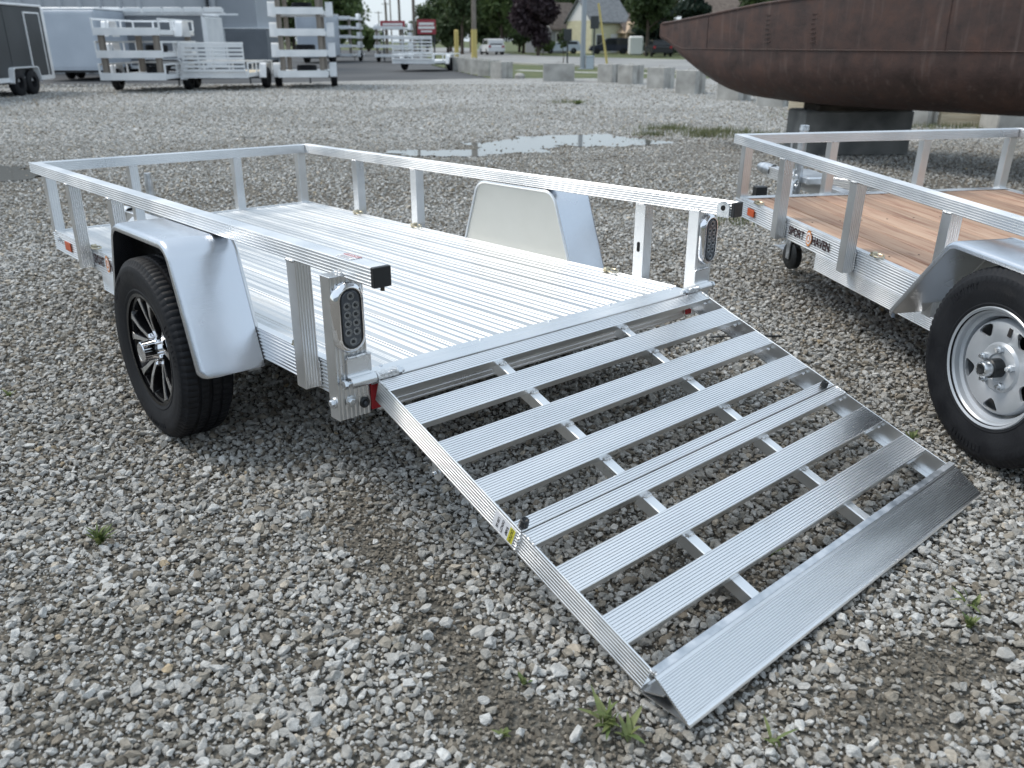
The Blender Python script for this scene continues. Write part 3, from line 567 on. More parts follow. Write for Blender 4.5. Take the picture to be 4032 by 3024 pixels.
def fender(parent, v0, v1, vt0, vt1, zb, zt, uo, ui, zdeck, side=-1):
    """trapezoid wheel arch between u=uo (outside) and u=ui (frame side)"""
    pts = fillet([(v0, zb), (vt0, zt), (vt1, zt), (v1, zb)], [.09, .09], 10); th = .003; s = side
    path = [Vector((0, p.x, p.y)) for p in pts]; rc = .035; sh = []
    for end in (0, -1):
        a, c = path[end], path[1 if end == 0 else -2]; d = (c-a).normalized(); ex = []
        for k in range(6): g_ = k*math.pi/10; ex.append((a+d*rc*(1-math.cos(g_)), rc*(1-math.sin(g_))))
        if end == 0: path = [e[0] for e in ex]+path[1:]; sh = [e[1] for e in ex]+[0]*(len(path)-6)
        else: path = path[:-1]+[e[0] for e in ex[::-1]]; sh = sh[:-1]+[e[1] for e in ex[::-1]]
    n = len(path)
    nor = []
    for i in range(n):
        d = (path[min(i+1, n-1)]-path[max(i-1, 0)]).normalized(); nor.append(Vector((0, -d.z, d.y)))
    b = B(); vs = []; e = s*.016
    # cross-section from the inside edge to the rolled outside edge
    sec = [(ui, 0.0), (uo-e*1.2, 0.0), (uo-e*.6, -.002), (uo-e*.2, -.007), (uo, -.016), (uo, -.026), (uo-e*.15, -.028), (uo-e*.25, -.018), (uo-e*.6, -.008), (ui, -.004)]
    m_ = len(sec)
    for i in range(n):
        for u, o_ in sec: vs.append(path[i]+nor[i]*o_*(1 if v1 > v0 else -1)+Vector((u-s*sh[i]*(1 if u != ui else 0), 0, 0)))
    fs = [(i*m_+j, i*m_+(j+1) % m_, (i+1)*m_+(j+1) % m_, (i+1)*m_+j) for i in range(n-1) for j in range(m_)]+[tuple(range(m_-1,-1,-1)), tuple(range((n-1)*m_, n*m_))]
    b.add(vs, fs); fo = part('fender', b, M['alu_fender'], parent, 45, None, True)
    # inner panel on the frame side, above the deck
    pin = fillet([(v0+(vt0-v0)*(zdeck-zb)/(zt-zb), zdeck), (vt0, zt-.004), (vt1, zt-.004), (v1+(vt1-v1)*(zdeck-zb)/(zt-zb), zdeck)], [.082, .082], 8)
    P2 = [(p.x, p.y) for p in pin]
    bb = B().ext(P2, (ui-s*.004, 0, 0), Y_, Z_, X_, .003*(1 if s < 0 else -1) if False else .003); part('inner_panel', bb, M['alu_panel'], fo, False, None, True)
    part('panel_lip', B().tube([(ui-s*.006, p.x, p.y-.001) for p in pin], .0065, 8), M['alu'], fo, True)
    return fo

# ------------------------------------------------------------------ the trailer in front
PT = dict(tx=-.365, ty=2.1498, tz=-.0116, yaw=.7297, tp=-.0162, tr=.0142)
W, LEN, H, DZ = 1.6838, 3.3716, .8376, .4634
T1 = thing('utility_trailer', 'open aluminium utility trailer with its slatted ramp lowered onto the gravel', 'trailer', group='open utility trailers in front of the boat')
T1.matrix_basis = Matrix.Translation((PT['tx'], PT['ty'], PT['tz'])) @ Matrix.Rotation(PT['yaw'], 4, 'Z') @ Matrix.Rotation(PT['tp'], 4, 'X') @ Matrix.Rotation(PT['tr'], 4, 'Y')
def build_rails(T, W, v_rear, v_front, H, side_posts, front_posts, zpost, DZ, with_right=True):
    s = TUBE
    rail = ribrect(s, s, l=5, r=5, t=6, b=0, d=.0032, duty=.72)
    for side, u in ((-1, 0), (1, W-s)):
        part('side_rail', B().ext(rail, (u, v_rear, H-s), X_, Z_, Y_, v_front-v_rear), M['alu'], T)
    part('front_rail', B().ext(rail, (s+.0005, v_front, H-s), (0,-1,0), Z_, X_, W-2*s-.001), M['alu'], T)
    pp = ribrect(s, .058, l=0, r=0, t=5, b=5, d=.0028, duty=.7)
    for u in (0, W-s):
        for v in side_posts:
            part('post', B().ext(pp, (u, v, zpost), X_, Y_, Z_, H-s-zpost-.0005), M['alu'], T)
            ui = u+s+.001 if u == 0 else u-.001; uo = u-.001 if u == 0 else u+s+.001
            weld(T, (uo, v+.004, H-s-.001), (uo, v+.054, H-s-.001)); weld(T, (ui, v+.004, H-s-.001), (ui, v+.054, H-s-.001))
            weld(T, (u+.006, v-.001, H-s-.001), (u+s-.006, v-.001, H-s-.001), .0035)
            weld(T, (s-.002 if u == 0 else W-s+.002, v-.002, zpost+.004), (s-.002 if u == 0 else W-s+.002, v-.002, DZ-.004), .0035)
    for u in front_posts:
        part('post', B().ext(ribrect(.052, s, t=0, b=4, l=0, r=0, d=.0013), (u, v_front-s, DZ), X_, Y_, Z_, H-s-DZ-.0005), M['alu'], T)
        weld(T, (u+.004, v_front-s-.001, H-s-.001), (u+.048, v_front-s-.001, H-s-.001), .0035)
    for u in (s+.0005, W-2*s-.0005):
        part('corner_post', B().ext(ribrect(s, s, t=0, b=4, l=0, r=0, d=.0013), (u, v_front-s, DZ), X_, Y_, Z_, H-s-DZ-.0005), M['alu'], T)
build_rails(T1, W, .004, LEN, H, (.431, 2.08, 2.694), (.5, 1.133), .372, DZ)
s = TUBE
for u in (0, W-s):                                        # rubber end caps
    b = B().box(u-.0012, u+s+.0012, -.004, .012, H-s-.0012, H+.0012, .0016)
    part('end_cap', b, M['black_plastic'], T1)
part('cap_stud', B().cyl((s*.55, .004, H-s-.012), (s*.55, .004, H-s-.001), .006, .006, 10), M['timber_dark'], T1)
# latch tab at the right rail's end
tb = B().ext([(p[0], p[1]) for p in [(-.028,-.03),(.028,-.03),(.028,.012),(.02,.024),(.008,.03),(-.008,.03),(-.02,.024),(-.028,.012)]], (W-s-.0005, .045, H-.027), (0,-1,0), Z_, (-1,0,0), .005)
lt = part('latch_tab', tb, M['zinc'], T1); part('latch_hole', B().lathe([(0,.0105),(.0012,.0105),(.0012,.0001)], 20, (W-s-.0052, .045, H-.022), (-1,0,0)), M['dark_hole'], lt)
# slot in the right rear post
sl = B().add([(W-s-.0012, .46+x, .60+z) for x, z in stadium(.008, .022, 6)], [tuple(range(14))]); part('post_slot', sl, M['dark_hole'], T1, False, None)
# tail posts with lamps
for side in (-1, 1):
    u0 = -.0464 if side < 0 else W-.061
    prof = ribrect(.1074, .052, b=7, d=.0026, duty=.55)
    part('tail_post', B().ext(prof, (u0, .152, .365), X_, Y_, Z_, .425), M['alu'], T1)
    part('post_top', B().box(u0-.001, u0+.1084, .151, .205, .7896, .7935, .0015), M['alu'], T1)
    weld(T1, (0 if side < 0 else W-s, .2, .794), (0 if side < 0 else W-s, .158, .7945), .0055)
    weld(T1, (s+.001 if side < 0 else W-s-.001, .2, .792), (s+.001 if side < 0 else W-s-.001, .16, .792), .0045)
    tail_light(T1, ((.002 if side < 0 else W-.002), .1515, .672))
    cxp = u0+.0537
    # hinge: plate on the post, barrel, pin
    pu = (-.016, .068) if side < 0 else (W-.068, W+.016)
    bb = B().box(pu[0], pu[1], .143, .1515, .497, .552, .002); hg = part('hinge', bb, M['alu'], T1)
    part('hinge_curl', B().ext([(.1515,.500),(.143,.500),(.136,.494),(.125,.498),(.120,.492),(.132,.47),(.15,.465)], (pu[0], 0, 0), Y_, Z_, X_, pu[1]-pu[0]), M['alu'], hg)
    part('hinge_barrel', B().cyl((pu[0], .130, .4815), (pu[1]-.002, .130, .4815), .0165, None, 24), M['alu'], hg, 40)
    rb = (.069, .142) if side < 0 else (W-.142, W-.069)
    part('ramp_barrel', B().cyl((rb[0], .130, .4815), (rb[1], .130, .4815), .0165, None, 24), M['weld'], hg, 40)
    e0, e1 = (-.029, .168) if side < 0 else (W-.168, W+.029)
    part('hinge_pin', B().cyl((e0, .130, .4815), (e1, .130, .4815), .008, None, 14), M['zinc'], hg, 40)
    hx = -1 if side < 0 else 1
    part('pin_head', B().lathe([(0,.0001),(0,.014),(.010,.014),(.010,.0001)], 6, (e0 if side < 0 else e1, .130, .4815), (-hx*-1,0,0)), M['zinc'], hg, 30, None, True)
    nx = .142 if side < 0 else W-.156
    part('hinge_nut', B().lathe([(0,.0001),(0,.0145),(.014,.0145),(.014,.0001)], 6, (nx, .130, .4815), X_), M['zinc'], hg, 30)
    weld(T1, (rb[0]+.004, .119, .489), (rb[1]-.006, .117, .489), .0065)
    weld(T1, (pu[0]+.002, .1425, .5535), (pu[1]-.002, .1425, .5535), .0045)
    # fasteners
    bolt(T1, (cxp-.013, .1515, .418), (0,-1,0)); bolt(T1, (u0-.0005 if side < 0 else u0+.1079, .178, .415), (side, 0, 0))
    g = part('wire_grommet', B().lathe([(0,.0165),(.004,.0165),(.007,.012),(.005,.008),(.003,.0001)], 24, (cxp+.032 if side < 0 else cxp-.032, .1515, .403), (0,-1,0)), M['black_plastic'], T1, 40)
    part('grommet_core', B().lathe([(.003,.006),(.0075,.0055),(.0085,.0001)], 14, (cxp+.032 if side < 0 else cxp-.032, .1515, .403), (0,-1,0)), M['lens'], g, 40)
    rx = (.0645, .098) if side < 0 else (W-.098, W-.0645)
    part('rear_reflector', B().box(rx[0], rx[1], .150, .160, .372, .458, .002), M['red'], T1)
# frame
fr = ribrect(.045, .105, l=8, r=0, d=.0038, duty=.72); fr2 = ribrect(.045, .105, r=8, d=.0038, duty=.72)
part('frame_rail', B().ext(fr, (s+.0005, .206, .3595), X_, Z_, Y_, LEN-.206), M['alu'], T1)
part('frame_rail', B().ext(fr2, (W-s-.0455, .206, .3595), X_, Z_, Y_, LEN-.206), M['alu'], T1)
part('front_frame_rail', B().box(s+.046, W-s-.046, LEN-.05, LEN-.001, .36, .464, .002), M['alu'], T1)
low = ribrect(.05, .09, l=9, d=.0032, duty=.72); low2 = ribrect(.05, .09, r=9, d=.0016, duty=.4)
part('lower_beam', B().ext(low, (s+.002, .98, .269), X_, Z_, Y_, 1.62), M['alu'], T1); part('lower_beam', B().ext(low2, (W-s-.052, .98, .269), X_, Z_, Y_, 1.62), M['alu'], T1)
part('rear_frame_rail', B().ext(ribrect(.04, .1, l=6, d=.002, duty=.4), (.1, .161, .358), (0,1,0), Z_, X_, W-.2), M['alu'], T1, False, None, True)
for v in (.75, 1.35, 1.95, 2.55): part('crossmember', B().box(s+.05, W-s-.05, v, v+.05, .385, .436, .002), M['alu'], T1)
# deck planks
pw = .1596
def plank_prof(w):
    P = [(0.0008, -.026), (w-.0008, -.026), (w-.0008, -.002)]
    P += [(w-.002, 0), (w-.008, .0022), (w-.014, .0022), (w-.017, 0)]
    k = w-.03
    while k > .02:
        for _ in range(3):
            if k < .012: break
            P += [(k, 0), (k-.0012, .0009), (k-.0034, .0009), (k-.0046, 0)]; k -= .0078
        k -= .014
    return P+[(.003, 0), (.0008, -.002)]
us = [.062+.0455*0+.001]+[.142+pw*i for i in range(10)]+[W-s-.0085]
for a, c in zip(us, us[1:]):
    if c-a < .012: continue
    part('deck_plank', B().ext(plank_prof(c-a), (a, .2425, DZ+.001), X_, Z_, Y_, LEN-s-.2425-.012), M['alu_deck'], T1)
for u in (s+.001, W-s-.0083): part('deck_edge_trim', B().box(u, u+.0072, .242, LEN-s, DZ+.0015, DZ+.0065, .001), M['alu'], T1)
part('deck_front_trim', B().box(s, W-s, LEN-s-.012, LEN-s-.001, DZ-.01, DZ+.008, .001), M['alu'], T1)
tp_ = B().ext([(.150,.452),(.2415,.462),(.2415,.4675),(.205,.4675),(.200,.4655),(.188,.4655),(.183,.4668),(.152,.4660),(.148,.4630),(.148,.452)], (.0655, 0, 0), Y_, Z_, X_, W-.131); part('rear_cover_strip', tp_, M['alu'], T1, False, None, True)
for u in (.155, .36, .557, .72, .879, 1.04, 1.206, 1.40, 1.583)[::2]: part('rivet', B().lathe([(0,.0065),(.0028,.005),(.004,.0001)], 12, (u, .2335, DZ+.0042), Z_), M['zinc'], T1, True)
for u in (.11, 1.56):
    for v in (.9, 1.6, 2.3, 3.0): part('deck_screw', B().lathe([(0,.005),(.0016,.004),(.002,.0001)], 10, (u, v, DZ+.001), Z_), M['zinc'], T1, True)
for v in (.62, 2.1, 2.71):
    tie_ring(T1, (s+.012, v-.03, DZ+.005)); tie_ring(T1, (W-s-.014, v, DZ+.005))
# wheels and fenders
Ro1 = .344; wv = 1.252
def wheel_z(u, v, Rr): return (Rr-PT['tz']-(-math.sin(PT['tr'])*u)*math.cos(PT['tp'])-math.sin(PT['tp'])*v)/(math.cos(PT['tr'])*math.cos(PT['tp']))-.004
alloy_wheel(T1, (-.115, wv, wheel_z(-.115, wv, Ro1)-.028), Ro1); alloy_wheel(T1, (W+.115, wv, wheel_z(W+.115, wv, Ro1)), Ro1, .21, 1)
part('axle', B().box(-.05, W+.05, wv-.03, wv+.03, .26, .32, .003).box(.12, .2, wv-.05, wv+.05, .30, .385, .003).box(W-.2, W-.12, wv-.05, wv+.05, .30, .385, .003), M['galv'], T1)
fender(T1, .826, 1.688, .985, 1.535, .335, .7815, -.182, s-.002, DZ+.006, -1)
fender(T1, .826, 1.688, .985, 1.535, .335, .7815, W+.182, W-s+.002, DZ+.006, 1)
# tongue, coupler and jack
part('tongue', B().box(W/2-.04, W/2+.04, LEN-.4, LEN+1.15, .275, .355, .003), M['alu'], T1)
for sg in (-1, 1):
    d = Vector((sg*-.46, .9, 0)).normalized(); part('tongue_brace', B().ext(ribrect(.05,.075), (W/2+sg*.52, LEN-.02, .28), (d.y, -d.x, 0), Z_, d, .95), M['alu'], T1, False, None, True)
part('coupler', B().lathe([(0,.045),(.12,.045),(.2,.036),(.24,.02),(.245,.0001)], 20, (W/2, LEN+1.1, .33), Y_), M['galv'], T1, 40)
part('jack', B().cyl((W/2+.1, LEN+.95, .06), (W/2+.1, LEN+.95, .62), .026, None, 18).cyl((W/2+.1, LEN+.95, .02), (W/2+.1, LEN+.95, .06), .05, .05, 18), M['galv'], T1, 40)
# decals on the left frame rail
def frame_decal(T, v_start, zb, u=.0526):
    a = part('lettering', text_mesh('SPORT', .062, .0, .0022, 'LEFT', .86), M['maroon_ink'], T, mtx=frame_mtx((u, v_start, zb), (0,-1,0), Z_))
    part('lettering', text_mesh('HAVEN', .062, .0, .0022, 'LEFT', .86), M['maroon_ink'], T, mtx=frame_mtx((u, v_start-.236, zb), (0,-1,0), Z_))
    vc, zc = v_start-.208, zb+.022
    ring = lambda r0, r1, k: [(u-.0003*k, vc-r0*math.cos(t)*(1+.1*math.cos(3*t)), zc+r1*math.sin(t)) for t in [2*math.pi*i/30 for i in range(30)]]
    em = part('emblem', B().add(ring(.026,.042,1), [tuple(range(30))]), M['orange_ink'], T)
    part('emblem_face', B().add(ring(.022,.031,2), [tuple(range(30))]), M['white_decal'], em)
    for q in range(4):
        t0 = q*1.6+.4; part('emblem_stroke', B().tube([(u-.0007, vc+.013*math.cos(t0+k*.35), zc+.018*math.sin(t0+k*.35)) for k in range(5)], .0028, 5), M['orange_ink'], em)
frame_decal(T1, 2.672, .402)
part('amber_marker', B().box(s-.005, s-.0005, 3.05, 3.15, .39, .438, .002), M['amber'], T1)
bolt(T1, (s-.001, 3.235, .432), (-1,0,0), .009)
# warning sticker on the left rail top
stk = part('warning_sticker', B().box(.0075, s-.0015, .13, .208, H+.0003, H+.0007), M['white_decal'], T1)
part('sticker_header', B().box(s-.018, s-.002, .131, .207, H+.0008, H+.0011), M['red_ink'], stk)
part('lettering', text_mesh('WARNING', .014, 0, .0004, 'CENTER'), M['white_decal'], stk, mtx=frame_mtx((s-.0145, .169, H+.0014), (0,-1,0), X_))
for i, (a, c) in enumerate([(.14, .2), (.148, .195), (.137, .2)]): part('small_print', B().box(.012+i*.007, .0145+i*.007, a, c, H+.0008, H+.001), M['black_ink'], stk)

# ---- ramp (hinged gate): own axes e along the slope, n normal
th = .3595; hv, hz = .1114, .4745
ee = Vector((0, -math.cos(th), -math.sin(th))); nn = Vector((0, -math.sin(th), math.cos(th)))
RU0, RU1 = .0678, 1.616
ramp = part('ramp_gate', B().box(RU0+.004, RU1-.004, hv-.004, hv+.002, hz-.055, hz-.02), M['alu_ramp'], T1); ramp['label'] = 'slatted folding ramp lowered to the gravel'
def rp(u, t, d=0): return Vector((u, hv, hz))+ee*t+nn*d
slat = lambda w, n: ribrect(w, .026, t=n, d=.0045, duty=.26, c=.002)
SL = [(0.0,.052,6),(.124,.21,10),(.291,.378,10),(.457,.543,10),(.622,.659,4),(.663,.709,5),(.787,.873,10),(.952,1.04,10)]
for t0, t1, n in SL:
    hgt = .026 if n == 10 else .026
    part('slat', B().ext(slat(t1-t0, n), rp(RU0+.0052, t0, -hgt), tuple(ee), tuple(nn), X_, RU1-RU0-.0104), M['alu_ramp'], ramp, False, None, True)
for t0, t1 in ((0,.659),(.664,1.118)):
    for u in (RU0, RU1-.005):
        prof = [(0,-.074),(.005,-.074)]+[(.005, -.074+.074*k/6) for k in range(1,7)]+[(0,-.002)]
        L_ = ribrect(.005, .074, l=7 if u == RU0 else 0, r=0 if u == RU0 else 7, d=.0016, duty=.4, c=.0012)
        part('ramp_rail', B().ext(L_, rp(u, t0, -.073), X_, tuple(nn), tuple(ee), t1-t0), M['alu_ramp'], ramp, False, None, True)
        x0 = u+.0055 if u == RU0 else u-.0305
        part('rail_flange', B().ext([(0,0),(.030,0),(.030,.004),(0,.004)], rp(x0, t0+.002, -.072), X_, tuple(nn), tuple(ee), t1-t0-.004), M['alu_ramp'], ramp, False, None, True)
        weld(ramp, rp(u+.002, t0+.003, .0005), rp(u+.002, t0+.05, .0005), .004)
    for u in (.4975, 1.0905):
        part('ramp_bar', B().ext(ribrect(.035, .04), rp(u, t0+.03, -.0665), X_, tuple(nn), tuple(ee), t1-t0-.04), M['alu_ramp'], ramp, False, None, True)
for t0, t1, n in SL[:-1] if True else []:
    for u in (.4975, 1.0905):
        weld(ramp, rp(u+.002, t1+.002, -.0255), rp(u+.033, t1+.002, -.0255), .006)
    for u in (RU0+.008, RU1-.03): weld(ramp, rp(u, t1+.002, -.024), rp(u+.02, t1+.002, -.024), .0045)
for k in range(5): weld(ramp, rp(RU0-.001, .66, -.004-.0135*k), rp(RU0-.001, .664, -.016-.0135*k), .0045)
# toe flap: hollow folded section with a ribbed top
A0 = rp(0, 1.117, 0); A0 = Vector((0, -.9435, .0795)); A1 = Vector((0, -1.0545, .004)); fd = (A1-A0).normalized(); fn_ = Vector((0, fd.z, -fd.y))
if fn_.z < 0: fn_ = -fn_
fl = (A1-A0).length
top = [(0,0)]+[(.012,0)]
q = .020
while q < fl-.012:
    top += [(q-.0030,-.0008),(q-.0014,.0016),(q+.0010,.0016),(q+.0022,-.0022)]; q += .0062
top += [(fl-.006, 0), (fl-.001,-.003),(fl,-.006),(fl-.004,-.0085),(fl-.010,-.0065)]
under = [(.004,-.004)]
tp2 = [Vector((0,0,0)), ]
prof = [(a, c) for a, c in top]+[(.002,-.0042)]
part('toe_flap', B().ext(prof, (RU0-.004, A0.y, A0.z), tuple(fd), tuple(fn_), X_, 1.5758), M['alu_ramp'], ramp, False, None, True)
pb = Vector((0, -.905, .006)); part('flap_underside', B().ext([(0,0),(1,0),(1,1),(0,1)], (RU0-.002, pb.y, pb.z), (0, A1.y+.004-pb.y, A1.z-.001-pb.z), (0,0,.003), X_, 1.572), M['alu_ramp'], ramp, False, None, True)
part('flap_web', B().ext([(0,0),(1,0),(1,1),(0,1)], (RU0-.001, -.915, .010), (0, -.062, .024), (0,.001,.003), X_, 1.570), M['alu_ramp'], ramp, False, None, True)
part('flap_hem', B().box(RU0-.003, RU0+1.571, A0.y-.011, A0.y+.012, A0.z-.0012+.0015, A0.z+.0035, .0012), M['galv'], ramp)
weld(ramp, (RU0+.001, -.938, .08), (RU0+.001, -.95, .079), .006)
for u in (.089, 1.562): 
    o_ = part('rubber_bumper', B().lathe([(0,.0135),(.012,.0125),(.019,.0115),(.0205,.0085),(.017,.006),(.014,.0001)], 20, rp(u, .6435, 0), tuple(nn)), M['black_plastic'], ramp, 35)
tabp = B().ext([(p[0], p[1]) for p in [(0,.02),(.0,-.01),(.012,-.03),(.03,-.032),(.042,-.018),(.042,.02)]], (RU0+.012, -.12, .275), (0,-1,0), Z_, X_, .004); tb_ = part('latch_plate', tabp, M['zinc'], ramp, False, None, True); bolt(tb_, (RU0+.0115, -.143, .268), (-1,0,0), .006, None, False)
part('marker_cap', B().cyl((1.30, .10, .30), (1.30, .07, .285), .014, .012, 14), M['red'], ramp, 40)
# caution label on the ramp's left rail
lb = part('caution_label', B().ext([(0,0),(.083,0),(.083,.052),(0,.052)], rp(RU0-.0001, .563, -.064), tuple(ee), tuple(nn), (-1,0,0), .0006), M['white_decal'], ramp, False, None, True)
part('label_header', B().ext([(0,0),(.02,0),(.02,.049),(0,.049)], rp(RU0-.0008, .6245, -.0625), tuple(ee), tuple(nn), (-1,0,0), .0003), M['yellow_decal'], lb, False, None, True)
for body, t, sz in (('CAUTION', .630, .0125), ('RAMP', .612, .0125), ('CAPACITY', .594, .0115), ('1,200 LBS', .577, .0115)):
    part('lettering', text_mesh(body, sz, 0, .0003, 'CENTER', .8 if len(body) > 6 else .9), M['black_ink'], lb, mtx=frame_mtx(rp(RU0-.0014, t, -.038), tuple(nn*-1), tuple(ee)))

# ------------------------------------------------------------------ the trailer on the right, timber deck
Q = dict(x=1.3101, y=5.2121, z=.0018, yaw=.2018, tp=.0306, tr=.0005)
W2, H2, D2 = 1.9536, .8689, .4988; REAR = -3.95
T2 = thing('utility_trailer', 'open aluminium utility trailer with a brown timber deck and silver steel wheels', 'trailer', group='open utility trailers in front of the boat')
T2.matrix_basis = Matrix.Translation((Q['x'], Q['y'], Q['z'])) @ Matrix.Rotation(Q['yaw'], 4, 'Z') @ Matrix.Rotation(Q['tp'], 4, 'X') @ Matrix.Rotation(Q['tr'], 4, 'Y')
build_rails(T2, W2, REAR, 0, H2, (-.628, -1.298, -1.946, -3.35), (.61, 1.24), .392, D2)
for u in (0, W2-s): part('end_cap', B().box(u-.0012, u+s+.0012, REAR-.006, REAR+.01, H2-s-.0012, H2+.0012, .0016), M['black_plastic'], T2)
part('frame_rail', B().ext(ribrect(.045, .105, l=8, d=.0038, duty=.72), (s+.0005, REAR+.2, .395), X_, Z_, Y_, -REAR-.2), M['alu'], T2)
part('frame_rail', B().ext(ribrect(.045, .105, r=8, d=.002, duty=.45), (W2-s-.0455, REAR+.2, .395), X_, Z_, Y_, -REAR-.2), M['alu'], T2)
part('lower_beam', B().ext(ribrect(.05, .085, l=9, d=.0032, duty=.72), (s+.001, -3.4, .3095), X_, Z_, Y_, 2.44), M['alu'], T2); part('lower_beam', B().ext(ribrect(.05, .085, r=9, d=.0018, duty=.45), (W2-s-.051, -3.4, .3095), X_, Z_, Y_, 2.44), M['alu'], T2)
part('front_frame_rail', B().box(s+.046, W2-s-.046, -.05, -.001, .396, .499, .002), M['alu'], T2)
part('rear_frame_rail', B().box(.1, W2-.1, REAR+.16, REAR+.2, .396, .499, .002), M['alu'], T2)
for v in (-.7, -1.4, -2.1, -2.8, -3.4): part('crossmember', B().box(s+.05, W2-s-.05, v, v+.05, .405, .455, .002), M['alu'], T2)
npk = 12; wpk = (W2-2*s-.05)/npk; rr = random.Random(4)
for i in range(npk):
    u = s+.025+i*wpk; dz = rr.uniform(-.0015, .001)
    part('deck_plank', B().box(u+.0034, u+wpk-.0034, REAR+.22, -s-.02, D2-.036+dz, D2+.002+dz, .003), M['wood'], T2)
    for v in (-.09, -.73, -1.43, -2.13, -2.83): part('deck_screw', B().lathe([(0,.0055),(.0012,.004),(.0014,.0001)], 10, (u+wpk*.5+rr.uniform(-.02,.02), v, D2+.0025+dz), Z_), M['dark_hole'], T2, True)
for u in (s+.001, W2-s-.026): part('deck_edge_trim', B().box(u, u+.022, REAR+.2, -s, D2+.0025, D2+.007, .0015), M['alu'], T2)
part('deck_front_trim', B().box(s+.0235, W2-s-.0265, -s-.045, -s+.0, D2+.0035, D2+.008, .0015), M['alu'], T2)
for v in (-.25, -1.42): tie_ring(T2, (s+.015, v, D2+.007))
for v in (-.25, -1.42): tie_ring(T2, (W2-s-.018, v, D2+.007))
wv2 = -2.52
def wheel_z2(u, v, Rr): return (Rr-Q['z']+math.sin(Q['tr'])*u-math.sin(Q['tp'])*v)/math.cos(Q['tp'])-.004
steel_wheel(T2, (-.100, wv2, wheel_z2(-.1, wv2, .347)))
w2 = dup([c for c in kids(T2) if c.name.startswith('wheel')][0], T2); w2.matrix_basis = Matrix.Translation((W2+.1, wv2, wheel_z2(W2+.1, wv2, .347))) @ Matrix.Rotation(math.pi, 4, 'Z')
part('axle', B().box(-.04, W2+.04, wv2-.03, wv2+.03, .36, .42, .003), M['galv'], T2)
fender(T2, -3.12, -1.905, -2.86, -2.185, .41, .785, -.182, s-.002, D2+.006, -1)
fender(T2, -3.12, -1.905, -2.86, -2.185, .41, .785, W2+.182, W2-s+.002, D2+.006, 1)
part('amber_marker', B().box(s-.005, s-.0005, -.262, -.178, .425, .468, .004), M['amber'], T2)
frame_decal(T2, -.668, .432)
part('tongue', B().ext(ribrect(.075, .085, l=5, r=5, b=0, d=.0018), (W2/2-.0375, -.3, .36), X_, Z_, Y_, 1.6), M['alu'], T2)
for sg in (-1, 1):
    d = Vector((sg*-.55, .95, 0)).normalized(); part('tongue_brace', B().ext(ribrect(.05,.08,l=5,r=5), (W2/2+sg*.62, -.02, .37), (d.y, -d.x, 0), Z_, d, 1.05), M['alu'], T2, False, None, True)
part('tongue_box', B().box(W2/2-.16, W2/2+.04, .5, .85, .4455, .50, .01), M['alu'], T2)
jk = part('jack', B().cyl((W2/2-.17, .62, .12), (W2/2-.17, .62, .80), .030, None, 20).cyl((W2/2-.17, .62, .80), (W2/2-.17, .62, .83), .034, .03, 20), M['galv'], T2, 40)
part('jack_handle', B().tube([(W2/2-.17, .60, .77), (W2/2-.24, .60, .77), (W2/2-.26, .60, .76), (W2/2-.26, .60, .68)], .007, 8), M['galv'], jk, True)
part('jack_foot', B().cyl((W2/2-.17, .62, .0), (W2/2-.17, .62, .12), .022, None, 14).box(W2/2-.24, W2/2-.1, .55, .69, -.02, -.008), M['galv'], jk, 40)
part('coupler', B().lathe([(0,.045),(.12,.045),(.2,.036),(.24,.02),(.245,.0001)], 20, (W2/2, 1.28, .41), Y_), M['galv'], T2, 40)
part('coupler_lock', B().box(W2/2-.56, W2/2-.48, .44, .50, .38, .46, .004), M['black_plastic'], T2)
ch = B()                                                      # safety chain hanging from the tongue
for i in range(16):
    t = i/15; c = Vector((W2/2-.25+.06*math.sin(t*9), .58+.03*math.cos(t*7), .55-.5*t)); ax = Vector((1,0,.0)) if i % 2 else Vector((0,1,0))
    ch.tube([c+ax*.013*math.cos(a)+Vector((0,0,1))*.024*math.sin(a) for a in [k*2*math.pi/12 for k in range(13)]], .0045, 5, False)
part('safety_chain', ch, M['zinc'], T2, True)
cx, cy = .47, -.03
cw = part('caster', B().box(cx-.036, cx+.036, cy-.02, cy+.02, .207, .235, .003).box(cx-.036, cx-.029, cy-.02, cy+.02, .1, .208).box(cx+.029, cx+.036, cy-.02, cy+.02, .1, .208).cyl((cx, cy, .234), (cx, cy, .4), .028, None, 16), M['galv'], T2)
part('caster_wheel', B().lathe([(-.024,.0001),(-.024,.078),(-.018,.086),(.018,.086),(.024,.078),(.024,.0001)], 30, (cx, cy, .118), X_), M['black_plastic'], cw, 40)

# black cable on the gravel between the two trailers
pts = [(.98+.09*i+.01*math.sin(i*1.7), 3.985+.012*math.sin(i*.9)+.004*i, .011+.004*math.sin(i*2.1)) for i in range(5)]
tag(part('ground_cable', B().tube(pts, .0045, 7), M['black_plastic'], None, True), 'thin black cable lying on the gravel beside the ramp hinge', 'cable')

